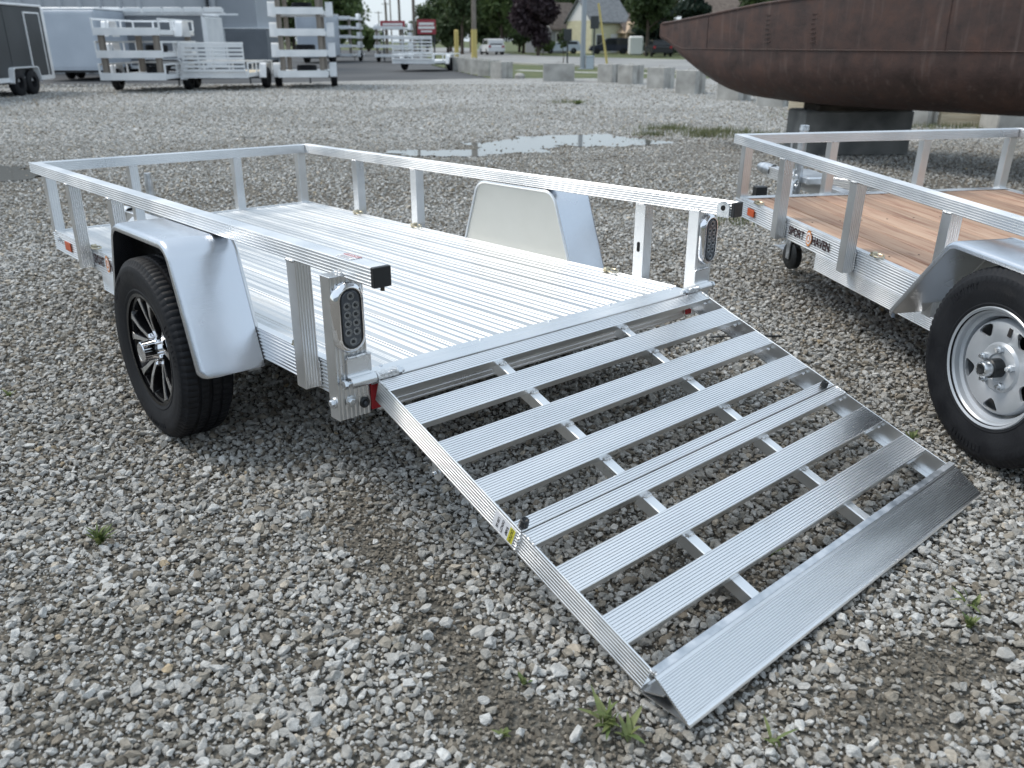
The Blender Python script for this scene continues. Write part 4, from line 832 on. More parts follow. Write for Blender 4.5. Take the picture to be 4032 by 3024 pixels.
# ------------------------------------------------------------------ rusty boat hull on blocks
bow = Vector((2.2, 13.2, 0)); bd = Vector((.7, -.714, 0)).normalized(); bn = Vector((-.714, -.7, 0)).normalized()
boat = thing('boat_hull', 'long rusty brown steel boat hull raised on concrete blocks', 'boat', (2.2, 13.2, 0))
def interp(tab, t):
    for (a, va), (c, vc) in zip(tab, tab[1:]):
        if t <= c:
            k = (t-a)/(c-a); return va+(vc-va)*k
    return tab[-1][1]
def smooth_tab(tab, t): return (interp(tab, max(tab[0][0], t-.18))+2*interp(tab, t)+interp(tab, min(tab[-1][0], t+.18)))/4
HB = [(0,.10),(.4,.25),(.9,.44),(1.5,.63),(2.2,.80),(3.1,.95),(4.5,1.06),(6,1.06),(7.5,.9),(8.6,.6),(9.4,.25),(9.7,.06)]
SH = [(0,1.60),(.9,1.68),(2,1.80),(3.1,1.87),(5,1.98),(7,2.1),(9.7,2.35)]
KE = [(0,1.43),(.22,1.32),(.45,1.16),(.75,.98),(1.0,.86),(1.25,.76),(1.5,.70),(2.0,.66),(2.6,.63),(4,.62),(6.5,.62),(8,.75),(9.2,1.3),(9.7,1.9)]
def hull(name, secf, mat_, smooth):
    ts = [9.7*(i/70)**1.15 for i in range(71)]; b = B(); rows = []
    for t in ts:
        rows.append([bow-bow+bd*t+bn*y+Vector((0,0,z)) for y, z in secf(t)])
    m_ = len(rows[0]); b.add([p for r in rows for p in r], [(i*m_+j, i*m_+j+1, (i+1)*m_+j+1, (i+1)*m_+j) for i in range(len(rows)-1) for j in range(m_-1)])
    b.f.append(tuple(range(m_-1, -1, -1))); return part(name, b, mat_, boat, smooth)
def params(t): 
    h, zs, zk = smooth_tab(HB, t), smooth_tab(SH, t), smooth_tab(KE, t); zc = max(min(1.28, zs-.08), zk+.25*(zs-zk)); return h, zs, zk, zc
def sec_top(sgn):
    def f(t):
        h, zs, zk, zc = params(t); return [(sgn*h*1.0, zs), (sgn*h*1.005, zs*.5+zc*.5), (sgn*h*.985, zc)]
    return f
def sec_bot(t):
    h, zs, zk, zc = params(t); P = []
    for i in range(-12, 13):
        a = i/12*math.pi/2; P.append((h*.98*math.copysign(abs(math.sin(a))**.8, a), zc-(zc-zk)*max(0, math.cos(a))**.75-.002))
    return P
hull('bottom_plating', sec_bot, M['rust'], 40)
for sg in (1, -1): hull('topside_plating', sec_top(sg), M['rust'], 40)
hull('deck_plating', lambda t: [(x*params(t)[0]*.99, params(t)[1]-.01+.04*(1-x*x)) for x in (-1,-.5,0,.5,1)], M['rust'], 40)
for sg in (1, -1):
    ch_, gw = [], []
    for i in range(60):
        t = .05+9.5*i/59; h, zs, zk, zc = params(t); ch_.append(bd*t+bn*(sg*h*.99)+Vector((0,0,zc))); gw.append(bd*t+bn*(sg*h*1.0)+Vector((0,0,zs)))
    part('chine_seam', B().tube(ch_, .005, 6), M['rust'], boat, True); part('gunwale', B().tube(gw, .016, 6), M['rust'], boat, True)
for t in (1.05, 4.3, 6.6):
    h, zs, zk, zc = params(t); part('plate_seam', B().tube([bd*t+bn*h*1.004+Vector((0,0,zs)), bd*t+bn*(h*1.01)+Vector((0,0,(zs+zc)/2)), bd*t+bn*h*.992+Vector((0,0,zc))], .003, 6), M['rust'], boat, True)
for tt, cols in ((2.1, 3), (2.75, 2)):                        # punched rungs / rivet groups
    for r_ in range(7):
        h, zs, zk, zc = params(tt); z = zc+.09+r_*.05
        part('rivet_row', B().box(-.035*cols/2, .035*cols/2, -.003, .006, -.006, .006), M['rust'], boat, mtx=frame_mtx(bd*tt+bn*(h*1.004+.004)+Vector((0,0,z)), tuple(bd), tuple(-bn)))
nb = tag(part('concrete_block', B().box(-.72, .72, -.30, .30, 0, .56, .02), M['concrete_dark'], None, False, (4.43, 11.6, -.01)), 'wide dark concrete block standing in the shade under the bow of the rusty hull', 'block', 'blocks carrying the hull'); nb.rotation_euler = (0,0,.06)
nb = tag(part('timber_pad', B().box(-.62, .62, -.26, .26, 0, .075, .008), M['timber_dark'], None, False, (4.5, 11.55, .548)), 'dark timber pad wedged between the hull and the wide concrete block', 'timber', 'timber pads under the hull'); nb.rotation_euler = (0,0,.06)
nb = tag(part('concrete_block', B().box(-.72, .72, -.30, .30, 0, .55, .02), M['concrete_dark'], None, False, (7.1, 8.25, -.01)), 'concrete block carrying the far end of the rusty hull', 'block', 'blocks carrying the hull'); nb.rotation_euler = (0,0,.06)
nb = tag(part('timber_pad', B().box(-.62, .62, -.26, .26, 0, .085, .008), M['timber_dark'], None, False, (7.1, 8.25, .538)), 'timber pad under the far end of the rusty hull', 'timber', 'timber pads under the hull'); nb.rotation_euler = (0,0,.06)

# ------------------------------------------------------------------ concrete blocks along the lot edge
def block_mesh(w, d, h):
    g = .07
    prof = [(-w/2+.02,-d/2),(w/2-.02,-d/2),(w/2,-d/2+.02),(w/2,-.10),(w/2-g,-.05),(w/2-g,.05),(w/2,.10),(w/2,d/2-.02),(w/2-.02,d/2),(-w/2+.02,d/2),(-w/2,d/2-.02),(-w/2,.10),(-w/2+g,.05),(-w/2+g,-.05),(-w/2,-.10),(-w/2,-d/2+.02)]
    b = B().ext(prof, (0,0,0), X_, Y_, Z_, h); b.tube([(-.09,0,h-.01),(-.08,0,h+.045),(0,0,h+.06),(.08,0,h+.045),(.09,0,h-.01)], .012, 6); return b.mesh('concrete_block')
bmA, bmB = block_mesh(.62, .72, .62), block_mesh(1.15, .6, .62)
BL = [(6.05,20.5,.42,.0),(5.65,22.7,.4,1),(5.1,25.6,.38,1),(4.72,28.5,.35,1),(4.15,31.4,.3,1),(3.55,32.7,.3,1),(-.42,36.3,.3,1),(-1.0,38.4,.28,1),(-1.4,40.3,.28,1),(-1.78,42.1,.28,1),(-2.15,43.8,.28,1),(-2.55,45.6,.28,1),(-2.9,47.3,.28,1),(7.25,15.9,.45,1),(6.9,17.6,.45,1)]
NTH = ['first', 'second', 'third', 'fourth', 'fifth', 'sixth', 'seventh', 'eighth', 'ninth']
near = sorted([q for q in BL if q[1] < 35], key=lambda q: q[1]); far = sorted([q for q in BL if q[1] >= 35], key=lambda q: q[1])
for i, (x, y, rz, _) in enumerate(near+far):
    o = link('concrete_block', bmA, M['concrete'], None, (x, y, -.016)); o.rotation_euler = (0,0,-.62+rng.uniform(-.1,.1))
    lab = 'squat grooved concrete block, %s of its row from the beige beams behind the hull' % NTH[i] if y < 35 else 'pale concrete block beside the asphalt, %s of the receding row from the grass' % NTH[i-len(near)]
    tag(o, lab, 'block', 'concrete blocks edging the lot' if y < 35 else 'concrete blocks receding along the lot')
o = tag(link('concrete_block', bmB, M['concrete'], None, (1.75, 33.6, -.016)), 'long low concrete block standing alone on the grass edge', 'block', 'concrete blocks edging the lot'); o.rotation_euler = (0,0,-.1)
o = tag(part('concrete_block', B().box(-1.0,1.0,-.3,.3,0,.6,.02), M['concrete'], None, False, (9.05, 14.9, -.016)), 'large pale concrete block standing behind the rusty hull, next to the beige beam', 'block', 'concrete blocks edging the lot')
o = tag(part('timber_beam', B().box(-.42,.42,-.1,.1,0,.2,.01).box(-.42,.42,-.09,.09,.2,.38,.01), M['beige'], None, False, (7.95, 15.5, -.016)), 'stacked beige timber beams lying between concrete blocks behind the hull', 'beam'); o.rotation_euler = (0,0,-.2)
o = tag(part('timber_beam', B().box(-.5,.5,-.1,.1,0,.2,.01), M['beige'], None, False, (6.45, 19.0, -.016)), 'single beige timber beam lying on the ground between concrete blocks', 'beam'); o.rotation_euler = (0,0,-.5)
o = tag(part('concrete_rubble', B().lathe([(0,.0001),(0,.2),(.12,.22),(.2,.14),(.22,.0001)], 7, (0,0,0), Z_), M['concrete'], None, False, (.3, 35.9, -.02)), 'small lump of broken concrete beside the grass strip', 'rubble')

# ------------------------------------------------------------------ parked open trailers in the background
def bg_trailer(name, label, loc, rz, w=1.9, ln=3.4, group=None, ramp=False, rail=True, wheels=True, z=0, cat='trailer', wood=False, ramph=1.2):
    t = thing(name, label, cat, (loc[0], loc[1], z), rz, group)
    zf = .34 if wheels else 0.0
    fr = B()
    part('front_beam', B().ext(ribrect(.06,.2,l=0,r=4,d=.004), (-w/2, -ln/2, zf), (0,1,0), Z_, X_, w), M['bg_white'], t, False, None, True)
    part('rear_beam', B().box(-w/2, w/2, ln/2-.06, ln/2, zf, zf+.15, .004), M['bg_white'], t)
    for sg in (-1, 1): part('frame_rail', B().box(sg*w/2-(.05 if sg > 0 else 0), sg*w/2+(.05 if sg < 0 else 0), -ln/2+.061, ln/2-.061, zf+.02, zf+.14, .004), M['bg_white'], t)
    nd = 8; dw = (w-.11)/nd
    for i in range(nd): part('deck_plank', B().box(-w/2+.055+dw*i+.004, -w/2+.055+dw*(i+1)-.004, -ln/2+.061, ln/2-.061, zf+.12, zf+.145, .003), M['beige'] if wood else M['bg_white'], t)
    for sg in (-1, 1):
        u = sg*w/2
        if rail:
            part('side_rail', B().box(u-.025, u+.025, -ln/2+.02, ln/2-.02, zf+.40, zf+.45, .004), M['bg_white'], t)
            for v in (-ln/2+.05, -ln/6, ln/6, ln/2-.05): part('post', B().box(u-.022, u+.022, v-.022, v+.022, zf+.145, zf+.40), M['bg_white'], t)
        pts = fillet([(-.42, zf-.02), (-.28, zf+.40), (.28, zf+.40), (.42, zf-.02)], .1, 5); P2 = [(p.x, p.y) for p in pts]; P2 += [(x*.97, y-.012) for x, y in P2[::-1]]
        part('fender', B().ext(P2, (u+(.03 if sg > 0 else -.25), 0, 0), Y_, Z_, X_, .22), M['bg_white'], t, 45, None, True)
        if wheels: part('wheel', B().lathe([(-.1,.15),(-.1,.28),(-.07,.31),(.07,.31),(.1,.28),(.1,.15),(.06,.13),(.06,.0001)], 24, (u+sg*.14, 0, .305), (sg,0,0)), M['rubber'], t, 40, None, True)
    if rail:
        part('front_rail', B().box(-w/2+.026, w/2-.026, ln/2-.06, ln/2-.02, zf+.40, zf+.45, .004), M['bg_white'], t)
        for u in (-w/6, w/6): part('post', B().box(u-.022, u+.022, ln/2-.06, ln/2-.02, zf+.151, zf+.40), M['bg_white'], t)
    if ramp:
        g = part('ramp_gate', B().box(-w/2+.05, w/2-.05, -ln/2-.07, -ln/2-.02, zf+ramph-.07, zf+ramph, .004), M['bg_white'], t)
        for k in range(7): part('slat', B().box(-w/2+.055, w/2-.055, -ln/2-.066, -ln/2-.03, zf+.18+k*(ramph-.3)/6.2, zf+.25+k*(ramph-.3)/6.2, .003), M['bg_white'], g)
        for k in range(5): u = -w/2+.06+k*(w-.16)/4; part('ramp_bar', B().box(u, u+.04, -ln/2-.03, -ln/2-.005, zf+.1, zf+ramph-.07, .003), M['bg_white'], g)
    if wheels:
        part('tongue', B().box(-.05, .05, ln/2, ln/2+.9, zf, zf+.08), M['bg_white'], t); part('axle', B().box(-w/2-.1, w/2+.1, -.03, .03, .28, .34), M['bg_dark'], t)
        part('jack_stand', B().cyl((0, ln/2+.75, 0), (0, ln/2+.75, .6), .03, None, 10), M['bg_dark'], t)
    return t
def spacer(loc, z0, z1, rz, w=1.9, label=None, group=None):
    for sg in (-1, 1):
        for v in (-1.45, 1.4):
            c, s_ = math.cos(rz), math.sin(rz); x = sg*(w/2-.16); px, py = loc[0]+c*x-s_*v, loc[1]+s_*x+c*v
            o = tag(part('timber_block', B().box(-.07,.07,-.09,.09,0,z1-z0,.004), M['pole'], None, False, (px, py, z0)), label % (('rear' if v > 0 else 'front'), ('street' if sg > 0 else 'building')), 'timber', group); o.rotation_euler = (0,0,rz)
def stack(loc, rz, n, dz, w, ln, lab, group, slab):
    z = 0
    for k in range(n):
        base = k == 0; zz = 0 if base else z
        bg_trailer('open_trailer', lab(k), loc, rz, w, ln, group, wheels=base, z=zz-.016 if base else zz, rail=(n < 4))
        top = (.34+.145-.016) if base else zz+.145
        if k < n-1:
            spacer(loc, top, top+dz-.145, rz, w, slab.replace('LEVEL', ORD[k+2]), group+' (spacers)'); z = top+dz-.145
ORD = ['', 'bottom', 'second', 'third', 'fourth', 'fifth', 'sixth']
def lev(where, first='white wheeled open trailer at the bottom of '):
    return lambda k: first+where if k == 0 else 'white wheel-less open trailer, %s from the bottom of %s' % (ORD[k+1], where)
stack((-10.95, 27.4), .04, 3, .60, 1.85, 3.2, lev('the stack of three'), 'trailers stacked three high', '%s timber block on the %s side under the LEVEL trailer of the stack of three')
stack((-6.75, 29.5), .17, 6, .60, 1.5, 3.2, lev('the tall stack'), 'trailers in the tall stack', '%s timber block on the %s side under the LEVEL trailer of the tall stack')
bg_trailer('open_trailer', 'white open trailer with its slatted ramp folded up, between the two stacks', (-8.95, 28.6), .03, 1.95, 3.2, 'parked open trailers', True, True, wood=True, ramph=1.0)
bg_trailer('open_trailer', 'white open trailer with a tall upright ramp, beside the receding concrete blocks', (-4.3, 45.8), -.3, 2.2, 3.6, 'parked open trailers', True, True, ramph=1.25)
stack((-8.4, 65), -.1, 4, .6, 2.1, 3.4, lev('the stack under the red banner'), 'trailers under the red banner', '%s %s-side timber block under the LEVEL trailer of the red banner stack')
stack((-12.3, 67), -.1, 5, .62, 2.0, 3.4, lev('the far stack by the box trailer'), 'trailers in the far stack', '%s %s-side timber block under the LEVEL trailer of the far stack')
tm = B().lathe([(-.1,.17),(-.1,.27),(-.07,.31),(.07,.31),(.1,.27),(.1,.17)], 24, (0,0,0), Z_, None, True).mesh('spare_tyre', 40, True)
for lab, x, y, z in (('black tyre lying on the bottom trailer of the stack of three', -10.5, 26.7, .572), ('black tyre lying on the second trailer of the stack of three', -10.45, 26.75, 1.172), ('black tyre lying on the bottom trailer of the tall stack', -6.5, 28.6, .572), ('black tyre lying on the second trailer of the tall stack', -6.5, 28.6, 1.172), ('black tyre lying on the fourth trailer of the tall stack', -6.5, 28.6, 2.372)):
    tag(link('spare_tyre', tm, M['rubber'], None, (x, y, z)), lab, 'tyre', 'spare tyres on the stacked trailers')

# enclosed trailers
def box_trailer(label, loc, rz, w, ln, h, mt, group='enclosed trailers by the building', wheels=(-.45,.45), door=True, rear=False, zb=.42):
    t = thing('enclosed_trailer', label, 'trailer', (loc[0], loc[1], -.016), rz, group)
    part('body', B().box(-ln/2, ln/2, -w/2, w/2, zb, h, .03), mt, t); part('roof', B().box(-ln/2-.02, ln/2+.02, -w/2-.02, w/2+.02, h+.001, h+.06, .015), M['bg_white'], t)
    for k in range(1, int(ln/1.2)): part('panel_seam', B().box(-ln/2+k*1.2-.012, -ln/2+k*1.2+.012, -w/2-.008, -w/2-.001, zb+.03, h-.03), mt, t)
    part('sill', B().box(-ln/2-.01, ln/2+.01, -w/2-.015, -w/2-.001, zb-.06, zb+.06, .004), M['bg_white'], t)
    part('corner_trim', B().box(ln/2-.06, ln/2+.015, -w/2-.014, -w/2-.001, zb+.061, h-.002, .004), M['bg_white'], t)
    part('corner_cap', B().box(ln/2+.001, ln/2+.12, -w/2-.01, w/2+.01, zb-.05, h-.03, .02), M['bg_white'] if not rear else mt, t)
    if door:
        dr = part('door', B().box(ln/2-1.1, ln/2-.28, -w/2-.02, -w/2-.001, zb+.08, h-.18, .004), mt, t)
        for a, c, z0, z1 in ((ln/2-1.14, ln/2-1.10, zb+.06, h-.14), (ln/2-.28, ln/2-.24, zb+.06, h-.14), (ln/2-1.10, ln/2-.28, h-.18, h-.14)): part('door_frame', B().box(a, c, -w/2-.03, -w/2-.001, z0, z1), M['bg_white'], dr)
    for x in wheels:
        part('wheel', B().lathe([(-.1,.15),(-.1,.29),(-.07,.33),(.07,.33),(.1,.29),(.1,.15),(-.02,.13),(-.02,.0001)], 24, (x, -w/2+.0, .33), (0,-1,0)), M['rubber'], t, 40, None, True)
        part('wheel', B().lathe([(-.1,.15),(-.1,.29),(-.07,.33),(.07,.33),(.1,.29),(.1,.15)], 20, (x, w/2-.1, .33), (0,1,0)), M['rubber'], t, 40, None, True)
    if wheels:
        a, c = min(wheels)-.42, max(wheels)+.42; pts = fillet([(a, .36), (a+.1, .74), (c-.1, .74), (c, .36)], .12, 5); P2 = [(p.x, p.y) for p in pts]; P2 += [(x+(.03 if x < (a+c)/2 else -.03), y-.03) for x, y in P2[::-1]]
        part('fender', B().ext(P2, (0, -w/2-.14, 0), X_, Z_, Y_, .14), M['bg_white'], t, 45, None, True); part('chassis', B().box(-ln/2, ln/2, -w/2+.3, w/2-.3, .3, zb-.001), M['bg_dark'], t)
    else: part('chassis', B().box(-ln/2, ln/2, -w/2+.2, w/2-.2, .0, zb-.001), M['bg_dark'], t)
    if rear:
        d = part('rear_door', B().box(ln/2+.121, ln/2+.14, -w/2+.06, w/2-.06, zb+.06, h-.1, .004), mt, t); part('door_frame', B().box(ln/2+.141, ln/2+.15, -w/2+.02, -w/2+.06, zb, h-.06), M['bg_white'], d)
    return t
box_trailer('black enclosed trailer with white-trimmed side door and tandem wheels at the lot edge', (-14.45, 22.9), math.pi/2+.04, 2.2, 7.0, 2.28, M['bg_dark'], wheels=(1.35, 2.1))
o = box_trailer('silver enclosed trailer with closed rear doors behind the black one', (-16.3, 36.0), -math.pi/2, 2.3, 5, 2.45, M['bg_silver'], wheels=(-.4,.4), door=False, rear=True)
box_trailer('grey enclosed trailer standing below the white roof rails by the wall', (-13.9, 37.0), 0, 2.0, 3.6, 2.3, M['bg_grey'], wheels=(-.5,.4), door=False)
box_trailer('charcoal enclosed trailer parked in the asphalt lane behind the tall stack', (-13.7, 48.5), -math.pi/2+.1, 2.1, 4.5, 1.95, M['bg_grey'], wheels=(-.4,.4), door=False, rear=True)
box_trailer('pale tall enclosed trailer just behind the tall trailer stack', (-13.3, 63.0), -math.pi/2, 1.9, 5, 3.05, M['bg_silver'], wheels=(-.4,.4), door=False, rear=True)
rk = thing('roof_rack', 'long white segmented rail lying across the roofs of the enclosed trailers', 'rack', (-14.6, 37.0, 2.346))
part('rack_beam', B().box(-4.6, 3.4, -1.06, -.98, .0, .06), M['bg_white'], rk); part('rack_beam', B().box(-4.6, 3.4, .6, .68, .0, .06), M['bg_white'], rk)
for k in range(10): part('rail_segment', B().box(-4.5+k*.79, -4.5+k*.79+.7, -1.1, -1.02, .061, .24, .01), M['bg_white'], rk)
for k in range(11): part('rail_stanchion', B().box(-4.6+k*.79, -4.55+k*.79, -1.07, -1.0, .061, .2), M['bg_white'], rk)

# ------------------------------------------------------------------ the metal building
bl = thing('metal_building', 'large grey ribbed steel building behind the enclosed trailers', 'building', (-30, 42, -.03))
part('wall', B().box(-26, 14.7, 0, 9, 0, 8.2), M['bld'], bl)
rib = B().ext([(-.16,0),(-.08,-.14),(.08,-.14),(.16,0)], (0,-.002,.05), X_, Y_, Z_, 8.1).mesh('wall_rib', False, True); rib.materials.append(M['bld'])
for k in range(44): link('wall_rib', rib, None, bl, (-26+.4+k*.9, 0, 0))
part('annex_wall', B().box(14.75, 17.1, 4.5, 8.5, 0, 6.9), M['bld2'], bl); part('downspout', B().cyl((15.0, 4.3, 0), (15.0, 4.3, 6.8), .16, None, 14), M['bld'], bl, 40)
part('annex_roof', B().ext([(14.7,6.9),(17.2,6.9),(17.2,7.0),(14.7,7.9)], (0, 4.3, 0), X_, Z_, Y_, 4.4), M['bld'], bl, False, None, True)
part('roof', B().box(-26.2, 14.9, -.2, 9.2, 8.2, 8.4), M['bld2'], bl)
part('wall_lamp', B().box(16.4, 16.7, 4.3, 4.499, 5.3, 5.6, .03), M['bg_dark'], bl)

added_building = thing('metal_building', 'unseen long grey steel building added behind the camera to darken rear-facing metal', 'building', (0, -20, -.03))  # added out of view to block low light and darken rear-facing metal
part('wall', B().box(-34, 30, -14, 0, 0, 6.2), M['bld2'], added_building); part('roof', B().ext([(-14.3,6.2),(.3,6.2),(.3,6.35),(-7,8.2),(-14.3,6.35)], (-34.3, 0, 0), Y_, Z_, X_, 64.6), M['bld'], added_building, False, None, True)
for k in range(5): part('roller_door', B().box(-28+k*12, -23+k*12, .001, .06, 0, 4.4), M['bg_grey'], added_building)

# ------------------------------------------------------------------ poles, signs, street furniture
def pole(label, x, y, h, r=.15, arms=1, sleeve=False, steel=False, armlen=1.2):
    t = thing('utility_pole' if not steel else 'lamp_post', label, 'pole', (x, y, -.03), rng.uniform(-.3,.3), 'utility poles along the street' if not steel else None)
    part('shaft', B().cyl((0,0,0), (0,0,h), r, r*.75, 12), M['steel_pole'] if steel else M['pole'], t, 40)
    for k in range(arms):
        ar = part('crossarm', B().box(-armlen, armlen, -.06-r, -r+.06, h-.5-k*.9, h-.36-k*.9), M['pole'], t)
        for q in (-.9, -.45, .45, .9): part('insulator', B().cyl((q*armlen, -r, h-.36-k*.9), (q*armlen, -r, h-.2-k*.9), .04, .03, 8), M['bg_grey'], ar)
    if sleeve: part('yellow_sleeve', B().cyl((0,0,.02), (0,0,2.3), r*1.25, None, 14), M['yellow'], t, 40)
    return t
pole('wooden utility pole with a yellow guard sleeve at its foot', -3.2, 77, 13, .2, 2, True)
pole('wooden utility pole standing just behind the yellow-sleeved pole', -3.9, 96, 12, .18, 2)
pole('utility pole with a wide crossarm standing beyond the red banners', -16.5, 135, 14.5, .2, 1, armlen=2.0)
pole('tall utility pole rising straight above the red sign panel', -11.2, 105, 16, .2, 2)
pole('slim distant utility pole between the red sign and the big tree', -5.4, 120, 15, .2, 1)
for i, (x, y, h) in enumerate([(-24, 175, 11), (-27, 205, 11), (-34, 250, 11), (-42, 290, 10)]): pole('small far-off utility pole, %s beyond the wide-armed pole down the street' % NTH[i], x, y, h, .18, 1)
wr = thing('power_lines', 'thin power lines strung between the utility poles', 'wires', (-3.2, 77, 12))
for off in (-.9, .9):
    b = B()
    for (a, c) in (((-3.2,77,12.4), (-3.9,96,11.5)), ((-3.9,96,11.5), (-11.2,105,15.4)), ((-11.2,105,15.4), (-16.5,135,14)), ((-16.5,135,14), (-24,175,10.6))):
        a, c = Vector(a), Vector(c); b.tube([a.lerp(c, k/10)+Vector((off, 0, -1.0*math.sin(math.pi*k/10)))-Vector((-3.2,77,12)) for k in range(11)], .025, 5)
    part('wire', b, M['black_plastic'], wr)
tag(part('bollard', B().cyl((0,0,0), (0,0,2.2), .19, None, 16).lathe([(2.2,.19),(2.27,.12),(2.3,.0001)], 16, (0,0,0), Z_), M['yellow'], None, 40, (-4.75, 78, -.03)), 'yellow steel bollard standing left of the yellow-sleeved pole', 'bollard')
lp = pole('thick grey steel lamp post on the grass by the street', 3.75, 48, 9, .14, 0, False, True)
part('lamp_arm', B().tube([(0,0,8.8),(.3,.4,9.2),(1.2,1.4,9.4)], .06, 8), M['steel_pole'], lp, True); part('lamp_head', B().box(1.0,1.5,1.2,1.7,9.32,9.46,.03), M['steel_pole'], lp); part('base_plate', B().box(-.24,.24,-.24,.24,0,.05,.01), M['steel_pole'], lp)
ub = thing('utility_box', 'small pale green utility box at the foot of the lamp post', 'utility box', (4.12, 48, -.03)); part('cabinet', B().box(-.2,.2,-.18,.18,0,.62,.02), M['bg_silver'], ub); part('lid', B().box(-.23,.23,-.2,.2,.621,.68,.02), M['bg_silver'], ub)
for lab, x, y, h in (('dark sign post standing on the grass right of the lamp post', 4.35, 48.4, 2.6), ('dark sign post standing on the grass left of the lamp post', 3.05, 50, 2.0)):
    t = thing('sign_post', lab, 'sign', (x, y, -.03)); part('post', B().box(-.04,.04,-.04,.04,0,h), M['bg_dark'], t); part('sign_panel', B().box(-.22,.22,-.06,-.041,h-.6,h+.02,.01), M['bg_dark'], t)
g = thing('guy_wire_guard', 'leaning yellow guy wire guard by the street', 'guy guard', (5.45, 51.5, -.03)); part('guard', B().cyl((0,0,0), (-.62,.2,3.35), .07, .06, 10), M['yellow'], g, 40)
def panel_sign(label, x, y, w, h, z, rows):
    t = thing('red_sign', label, 'sign', (x, y, -.03))
    part('panel', B().box(-w/2, w/2, -.05, .05, z, z+h, .01), M['sign_red'], t)
    for sg in (-1, 1): part('leg', B().box(sg*w*.4-.06, sg*w*.4+.06, -.04, .04, 0, z-.001), M['bg_dark'], t)
    for a, c, z0, z1 in rows: part('print_line', B().box(a*w, c*w, -.062, -.051, z+z0*h, z+z1*h), M['sign_white'], t)
panel_sign('wide red banner on posts above a stack of white trailers', -8.9, 68.5, 1.85, .45, 2.35, [(-.4,.4,.3,.62)])
panel_sign('red sign panel with white print standing beside the big trees', -6.9, 74, 1.5, 1.1, 1.9, [(-.4,.4,.62,.8),(-.44,.44,.36,.54),(-.3,.3,.14,.26)])

# ------------------------------------------------------------------ trees
def tree(label, x, y, h, cr, zb, leaf, seed, n=6000, size=.3, cone=False, group='trees along the street', tr=.2):
    r = np.random.default_rng(seed); t = thing('tree', label, 'tree', (x, y, -.05), 0, group); ch = h-zb; zc = (h+zb)/2
    br = B().tube([(0,0,0),(.05,.03,h*.25),(-.04,.05,h*.5),(.02,0,h*.8)], [tr, tr*.8, tr*.6, tr*.2], 9)
    for k in range(7):
        a = k*2.4+seed; z0 = zb+ch*(.05+.1*k); br.tube([(0,0,z0), (math.cos(a)*cr*.35, math.sin(a)*cr*.35, z0+ch*.1), (math.cos(a)*cr*.7, math.sin(a)*cr*.7, z0+ch*.16)], [tr*.4, tr*.25, tr*.08], 6)
    part('trunk', br, M['bark'], t, 50)
    if cone:
        zz = r.random(n)**.6; rad = cr*zz*(.72+.28*np.sin(zz*34+r.random(n)*.8))*np.sqrt(r.random(n)*.8+.2); a = r.random(n)*6.283
        C_ = np.c_[rad*np.cos(a), rad*np.sin(a), h-zz*ch-.15*rad]
    else:
        lobes = 34; u = r.standard_normal((lobes, 3)); u /= np.linalg.norm(u, axis=1)[:,None]; u *= (r.random(lobes)**.33)[:,None]*.8
        wdt = 1-.35*np.clip(u[:,2:], 0, 1); cen = u*[cr, cr, ch/2]*np.c_[wdt, wdt, np.ones(lobes)]+[0,0,zc]; rl = min(cr, ch/2)*r.uniform(.2, .4, lobes)
        k = r.integers(0, lobes, n); d = r.standard_normal((n, 3)); d /= np.linalg.norm(d, axis=1)[:,None]
        C_ = cen[k]+d*(rl[k]*(.35+.7*r.random(n)))[:,None]
    e1 = r.standard_normal((n, 3)); e1 /= np.linalg.norm(e1, axis=1)[:,None]; e2 = np.cross(e1, r.standard_normal((n, 3))); e2 /= np.linalg.norm(e2, axis=1)[:,None]
    sz = (size*r.uniform(.45, 1.2, n))[:,None]; V = np.stack([C_-e1*sz, C_+e2*sz*.5-e1*sz*.1, C_+e1*sz, C_-e2*sz*.5+e1*sz*.1], 1).reshape(-1, 3)
    me = bpy.data.meshes.new('crown'); me.from_pydata(V.tolist(), [], np.arange(4*n).reshape(n, 4).tolist()); me.update(); link('crown', me, leaf, t); return t
G, D, PU, SP = M['leaf_green'], M['leaf_dark'], M['leaf_purple'], M['leaf_spruce']
tree('round green tree rising behind the tall trailer stack', -18.2, 92, 8.2, 3.6, .6, G, 1, 9000)
tree('green tree peeking out between the building and the tall stack', -23.5, 98, 8.5, 3.4, 1, G, 21, 7000)
tree('low green thicket at the end of the asphalt lane', -23.5, 150, 3.6, 2.8, .1, G, 2, 3500)
tree('rounded olive bush beside the far trailer stack', -20.2, 128, 3.3, 2.2, .1, G, 3, 3000)
tree('rounded green tree behind the red sign panel', -11.0, 118, 5.6, 2.7, .5, D, 4, 6000)
tree('small green tree right of the red sign panel', -7.9, 112, 4.6, 1.9, .4, D, 22, 4500)
tree('tall dark tree with an open crown beside the yellow-sleeved pole', -5.6, 102, 9.5, 2.2, 2.6, D, 5, 7000)
tree('dark tree behind the white car and the poles', -3.4, 112, 7.5, 2.8, .6, D, 23, 8000)
tree('broad green street tree between the poles and the purple tree', -1.2, 103, 9.2, 2.9, 1.2, G, 6, 10000)
tree('dark green tree filling the gap beside the purple tree', 1.4, 112, 8.5, 3.0, .8, D, 24, 9000)
tree('large dark purple-leaved tree in front of the grey house', 2.65, 92, 8.4, 2.95, 1.15, PU, 7, 15000, .28)
tree('tall green tree rising behind the cream house', 8.5, 132, 11, 4.5, 3, G, 8, 9000)
tree('tall green tree above the grey house roof', 4.6, 134, 11, 4.5, 2, G, 25, 9000)
tree('dark spruce standing right of the cream house', 16.2, 104, 10.5, 3.3, .8, SP, 9, 11000, cone=True)
tree('second dark spruce showing over the rusty hull', 19.6, 100, 11, 3.4, .6, SP, 10, 11000, cone=True)
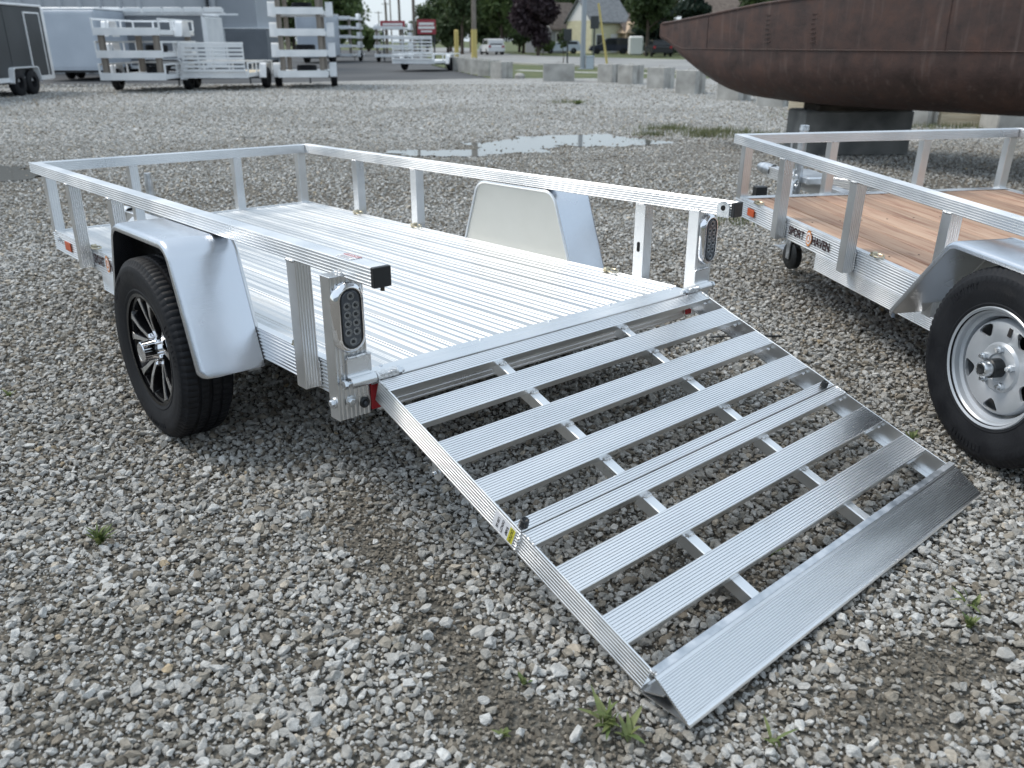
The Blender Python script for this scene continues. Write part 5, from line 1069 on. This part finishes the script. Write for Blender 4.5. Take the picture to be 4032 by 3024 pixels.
tree('leafy tree just above the tip of the rusty hull', 13.6, 92, 8.5, 2.6, 2.2, D, 12, 9000)
tree('dark leafy tree above the right part of the hull', 22, 80, 9, 4, 1, D, 13, 10000)
tree('green tree at the far right behind the hull', 30, 84, 9.5, 4.5, 1, D, 14, 9000)
tree('broad dark tree between the spruces and the far right tree', 26, 96, 10, 4.5, .8, D, 26, 9000)
tree('dark tree in the tree line behind the red sign and the poles', -8.6, 128, 8.8, 3.6, .3, D, 31, 9000)
tree('dark tree in the tree line behind the broad street tree', -3.6, 127, 9.2, 3.8, .3, D, 32, 9000)
tree('deep green tree in the tree line behind the purple tree', 1.0, 124, 9.4, 3.8, .3, D, 33, 9000)
tree('dark tree in the tree line left of the cream house roof', 5.4, 126, 9.4, 3.4, .3, D, 34, 9000)
tree('dark tree in the tree line right of the cream house', 15.2, 119, 10.5, 3.8, .3, D, 35, 9000)
tree('dark tree in the tree line behind the two spruces', 19.2, 121, 11, 4.2, .3, D, 36, 9000)
tree('small dark sapling by the lamp post', 2.95, 52.5, 2.3, .32, .9, D, 15, 500, .1, tr=.03)
tree('green bush beside the front of the grey house', 3.3, 97, 2.2, 1.3, .1, G, 16, 1500, .2, tr=.06)
tree('green tree far down the street in the haze', -33, 190, 5.5, 3.5, .5, D, 17, 3000)
tree('leafy tree at the very end of the street', -40, 235, 7, 4.5, .5, G, 18, 3500)

# ------------------------------------------------------------------ houses and cars across the street
def house(label, x, y, rz, w, d, hw, hr, wall, roof, wins=(), door=None, gable=None):
    t = thing('house', label, 'house', (x, y, -.05), rz, 'houses across the street')
    part('wall', B().box(-w/2, w/2, 0, d, 0, hw), wall, t)
    # ridge along x
    part('gable', B().ext([(0,hw+.001),(d,hw+.001),(d/2,hw+hr)], (-w/2, 0, 0), Y_, Z_, X_, w), gable or wall, t, False, None, True)
    k = hr/(d/2)
    for sg in (0, 1):
        y0, y1 = (-.4, d/2) if sg == 0 else (d+.4, d/2); z0, z1 = hw-.4*k+.03, hw+hr+.03
        part('roof', B().add([(-w/2-.3,y0,z0),(w/2+.3,y0,z0),(w/2+.3,y1,z1),(-w/2-.3,y1,z1),(-w/2-.3,y0,z0+.15),(w/2+.3,y0,z0+.15),(w/2+.3,y1,z1+.15),(-w/2-.3,y1,z1+.15)], [(3,2,1,0),(4,5,6,7),(0,1,5,4),(1,2,6,5),(2,3,7,6),(3,0,4,7)]), roof, t, False, None, True)
    for (a, z0, ww, hh) in wins:
        f = part('window', B().box(a-ww/2-.1, a+ww/2+.1, -.06, -.001, z0-.1, z0+hh+.1, .01), M['house_white'], t); part('pane', B().box(a-ww/2, a+ww/2, -.075, -.061, z0, z0+hh), M['glass'], f)
    if door: part('door', B().box(door-.5, door+.5, -.06, -.001, .1, 2.2, .01), M['house_white'], t)
    return t
h1 = house('pale cream house with a grey roof and white gable across the street', 11.9, 111, .5, 5.4, 5.6, 3.7, 2.4, M['house_cream'], M['shingle'], [(-1.4,1.0,1.1,1.1)], .6, M['house_white'])
part('porch_gable', B().ext([(0,0),(2.6,0),(1.3,1.3)], (.9, -2.0, 2.3), X_, Z_, Y_, 2.0), M['tan'], h1); part('porch_post', B().box(1.0,1.18,-1.9,-1.72,0,2.3), M['tan'], h1); part('porch_post', B().box(3.2,3.38,-1.9,-1.72,0,2.3), M['tan'], h1)
house('grey house with a white gable standing behind the purple tree', 7.0, 116, .6, 5.0, 5.6, 3.0, 2.8, M['house_grey'], M['shingle_brown'], [(-1.2,1.0,1,1.3),(1.4,1.0,1,1.3)], .2, M['house_white'])
house('white house with a brown roof mostly hidden behind the hull', 27.5, 122, -.3, 9, 8, 4.5, 3.4, M['house_white'], M['shingle_brown'], [(-2,1,1.2,1.3),(2,1,1.2,1.3)], 0)
house('tan house showing between the dark trees and the hull tip', 15.4, 111, .3, 3.6, 5, 2.6, 1.8, M['tan'], M['shingle_brown'], [(-.6,1,1,1.2)], 1.2)
def car(label, x, y, rz, mt, ln=4.6, w=1.85, h=1.65, van=False):
    t = thing('parked_car', label, 'car', (x, y, -.02), rz, 'cars across the street')
    a = ln/2
    low = [(-a,.32),(a,.32),(a,.62),(a-.1,.85),(a-1.15,.98),(-a+.15,1.0),(-a,.85)]
    part('body', B().ext(low, (0,-w/2,0), X_, Z_, Y_, w), mt, t, False, None, True)
    rf = [(-a+.12,.99),(a-1.2,.97),(a-1.9,h-.06),(a-2.3,h),(-a+.55,h),(-a+.25,h-.1)]
    part('cabin', B().ext(rf, (0,-w/2+.1,0), X_, Z_, Y_, w-.2), mt, t, False, None, True)
    for sg in (-1, 1):
        y0 = sg*(w/2-.095)
        part('side_window', B().ext([(-a+.35,1.03),(a-1.45,1.03),(a-1.98,h-.14),(-a+.5,h-.14)], (0, y0, 0), X_, Z_, (0,sg,0), .008), M['glass'], t, False, None, True)
        for xw in (-a+.85, a-.85): part('wheel', B().lathe([(-.1,.0001),(-.1,.3),(-.07,.33),(.07,.33),(.1,.3),(.1,.18),(.07,.0001)], 20, (xw, sg*(w/2-.08), .33), (0,sg,0)), M['rubber'], t, 40, None, True)
        part('tail_lamp', B().box(-a-.02, -a+.03, sg*(w/2-.2)-.12, sg*(w/2-.2)+.12, .72, .95), M['red'], t); part('headlight', B().box(a-.05, a+.02, sg*(w/2-.25)-.16, sg*(w/2-.25)+.16, .64, .78), M['sign_white'], t)
    part('rear_window', B().add([(-a+.10,-w/2+.25,1.03),(-a+.10,w/2-.25,1.03),(-a+.34,w/2-.3,h-.12),(-a+.34,-w/2+.3,h-.12)], [(3,2,1,0)]), M['glass'], t)
    part('bumper', B().box(-a-.06, -a+.05, -w/2+.04, w/2-.04, .34, .56, .02), mt, t); part('bumper', B().box(a-.05, a+.06, -w/2+.04, w/2-.04, .34, .56, .02), mt, t)
    return t
car('white car seen from behind, driving on the street past the poles', -2.2, 99, math.pi/2+.25, M['car_white'], 4.4, 1.85, 1.6)
car('dark blue car parked in front of the cream house', 11.2, 104, math.pi, M['car_dark'], 4.7, 1.85, 1.7)
car('silver car parked beside the purple tree', 5.8, 106, math.pi, M['bg_silver'], 4.4, 1.8, 1.45)
car('black car parked just past the tip of the rusty hull', 14.2, 88, math.pi/2, M['car_black'], 4.8, 1.95, 1.5)
tag(part('white_cover', B().box(-.75,.75,-.5,.5,0,1.9,.15), M['house_white'], None, False, (13.3, 98, -.05)), 'tall white covered object standing in the driveway beside the dark blue car', 'cover')

# ------------------------------------------------------------------ weeds and grass
def weed(label, x, y, n, hgt, wid, seed, wl=.011):
    r = random.Random(seed); b = B()
    for k in range(n):
        a = r.uniform(0, 6.283); ln = hgt*r.uniform(.5, 1.1); lean = r.uniform(.15, 1.1)*wid; d = Vector((math.cos(a), math.sin(a), 0)); sd_ = Vector((-d.y, d.x, 0))
        p = Vector((r.uniform(-.2,.2)*wid, r.uniform(-.2,.2)*wid, 0)); w0 = wl*r.uniform(.6, 1.2); vs = []
        for t, wk in ((0,.25),(.35,.9),(.65,1.0),(.88,.55),(1,.03)):
            c = p+d*lean*t*t+Vector((0,0,ln*(t-.18*t*t))); vs += [c-sd_*w0*wk, c+Vector((0,0,-.15*w0)), c+sd_*w0*wk]
        fs = []
        for i in range(4): fs += [(i*3, i*3+1, i*3+4, i*3+3), (i*3+1, i*3+2, i*3+5, i*3+4)]
        b.add(vs, fs)
    return tag(part('weed_plant', b, M['weed'], None, False, (x, y, -.012)), label, 'weed', 'weeds growing in the gravel')
weed('bright green tuft of weeds alone on the gravel left of the ramp', -1.23, 2.16, 30, .062, .045, 1, .0055)
weed('tiny green weed in bare earth left of the toe flap', .03, 1.56, 9, .026, .022, 2, .006)
weed('leafy green weed at the near corner of the toe flap', .21, 1.43, 13, .07, .075, 3, .007)
weed('second leafy sprig beside the weed at the near corner of the toe flap', .245, 1.40, 7, .05, .06, 13, .007)
weed('yellowish weed sprig in the bare patch left of the toe flap', -.02, 1.40, 6, .04, .03, 4, .006)
weed('small two-leaved weed just below the toe flap', .56, 1.38, 5, .045, .05, 5, .006)
weed('bushy green weed on the gravel beyond the toe flap', 1.17, 1.77, 22, .04, .025, 6, .005)
weed('pale weed sprig growing behind the bushy weed beyond the toe flap', 1.22, 1.86, 9, .06, .07, 7, .005)
weed('small green weed between the ramp and the silver wheel', 1.5, 2.87, 12, .04, .045, 8, .006)
weed('small green weed at the edge of the yard left of the black tyre', -2.12, 3.28, 8, .045, .04, 9, .007)
weed('small green weed in the middle of the open gravel beyond the puddles', 1.55, 21, 24, .12, .22, 10, .025)
weed('reddish green sprig showing through the ramp slats', .75, 2.1, 8, .03, .05, 11, .006)
r = np.random.default_rng(3); V = []; Fc = []
for cx, cy, rx, ry, n in [(2.6,14.9,.5,.25,420),(3.3,14.3,.6,.3,600),(3.0,13.7,.3,.2,250),(3.9,13.6,.5,.2,450),(4.3,12.9,.6,.25,450),(2.2,13.9,.3,.15,200),(4.9,13.9,.5,.3,400),(1.9,6.9,.5,.25,160),(6.5,17.5,1.2,.6,900),(1.4,21.5,.5,.3,200),(7.6,15.2,1.4,.3,500)]:
    for k in range(n):
        x, y = cx+r.normal()*rx*.5, cy+r.normal()*ry*.5; a = r.random()*6.28; h = r.uniform(.03, .12); w = .006; dx, dy = math.cos(a), math.sin(a); i = len(V)
        V += [(x-dy*w, y+dx*w, -.015), (x+dy*w, y-dx*w, -.015), (x+dx*h*.5, y+dy*h*.5, h)]; Fc.append((i, i+1, i+2))
me = bpy.data.meshes.new('grass_tufts'); me.from_pydata(V, [], Fc); me.update(); tag(link('grass_tufts', me, M['grass']), 'thin grass growing through the gravel around the hull and blocks', 'grass', kind='stuff')
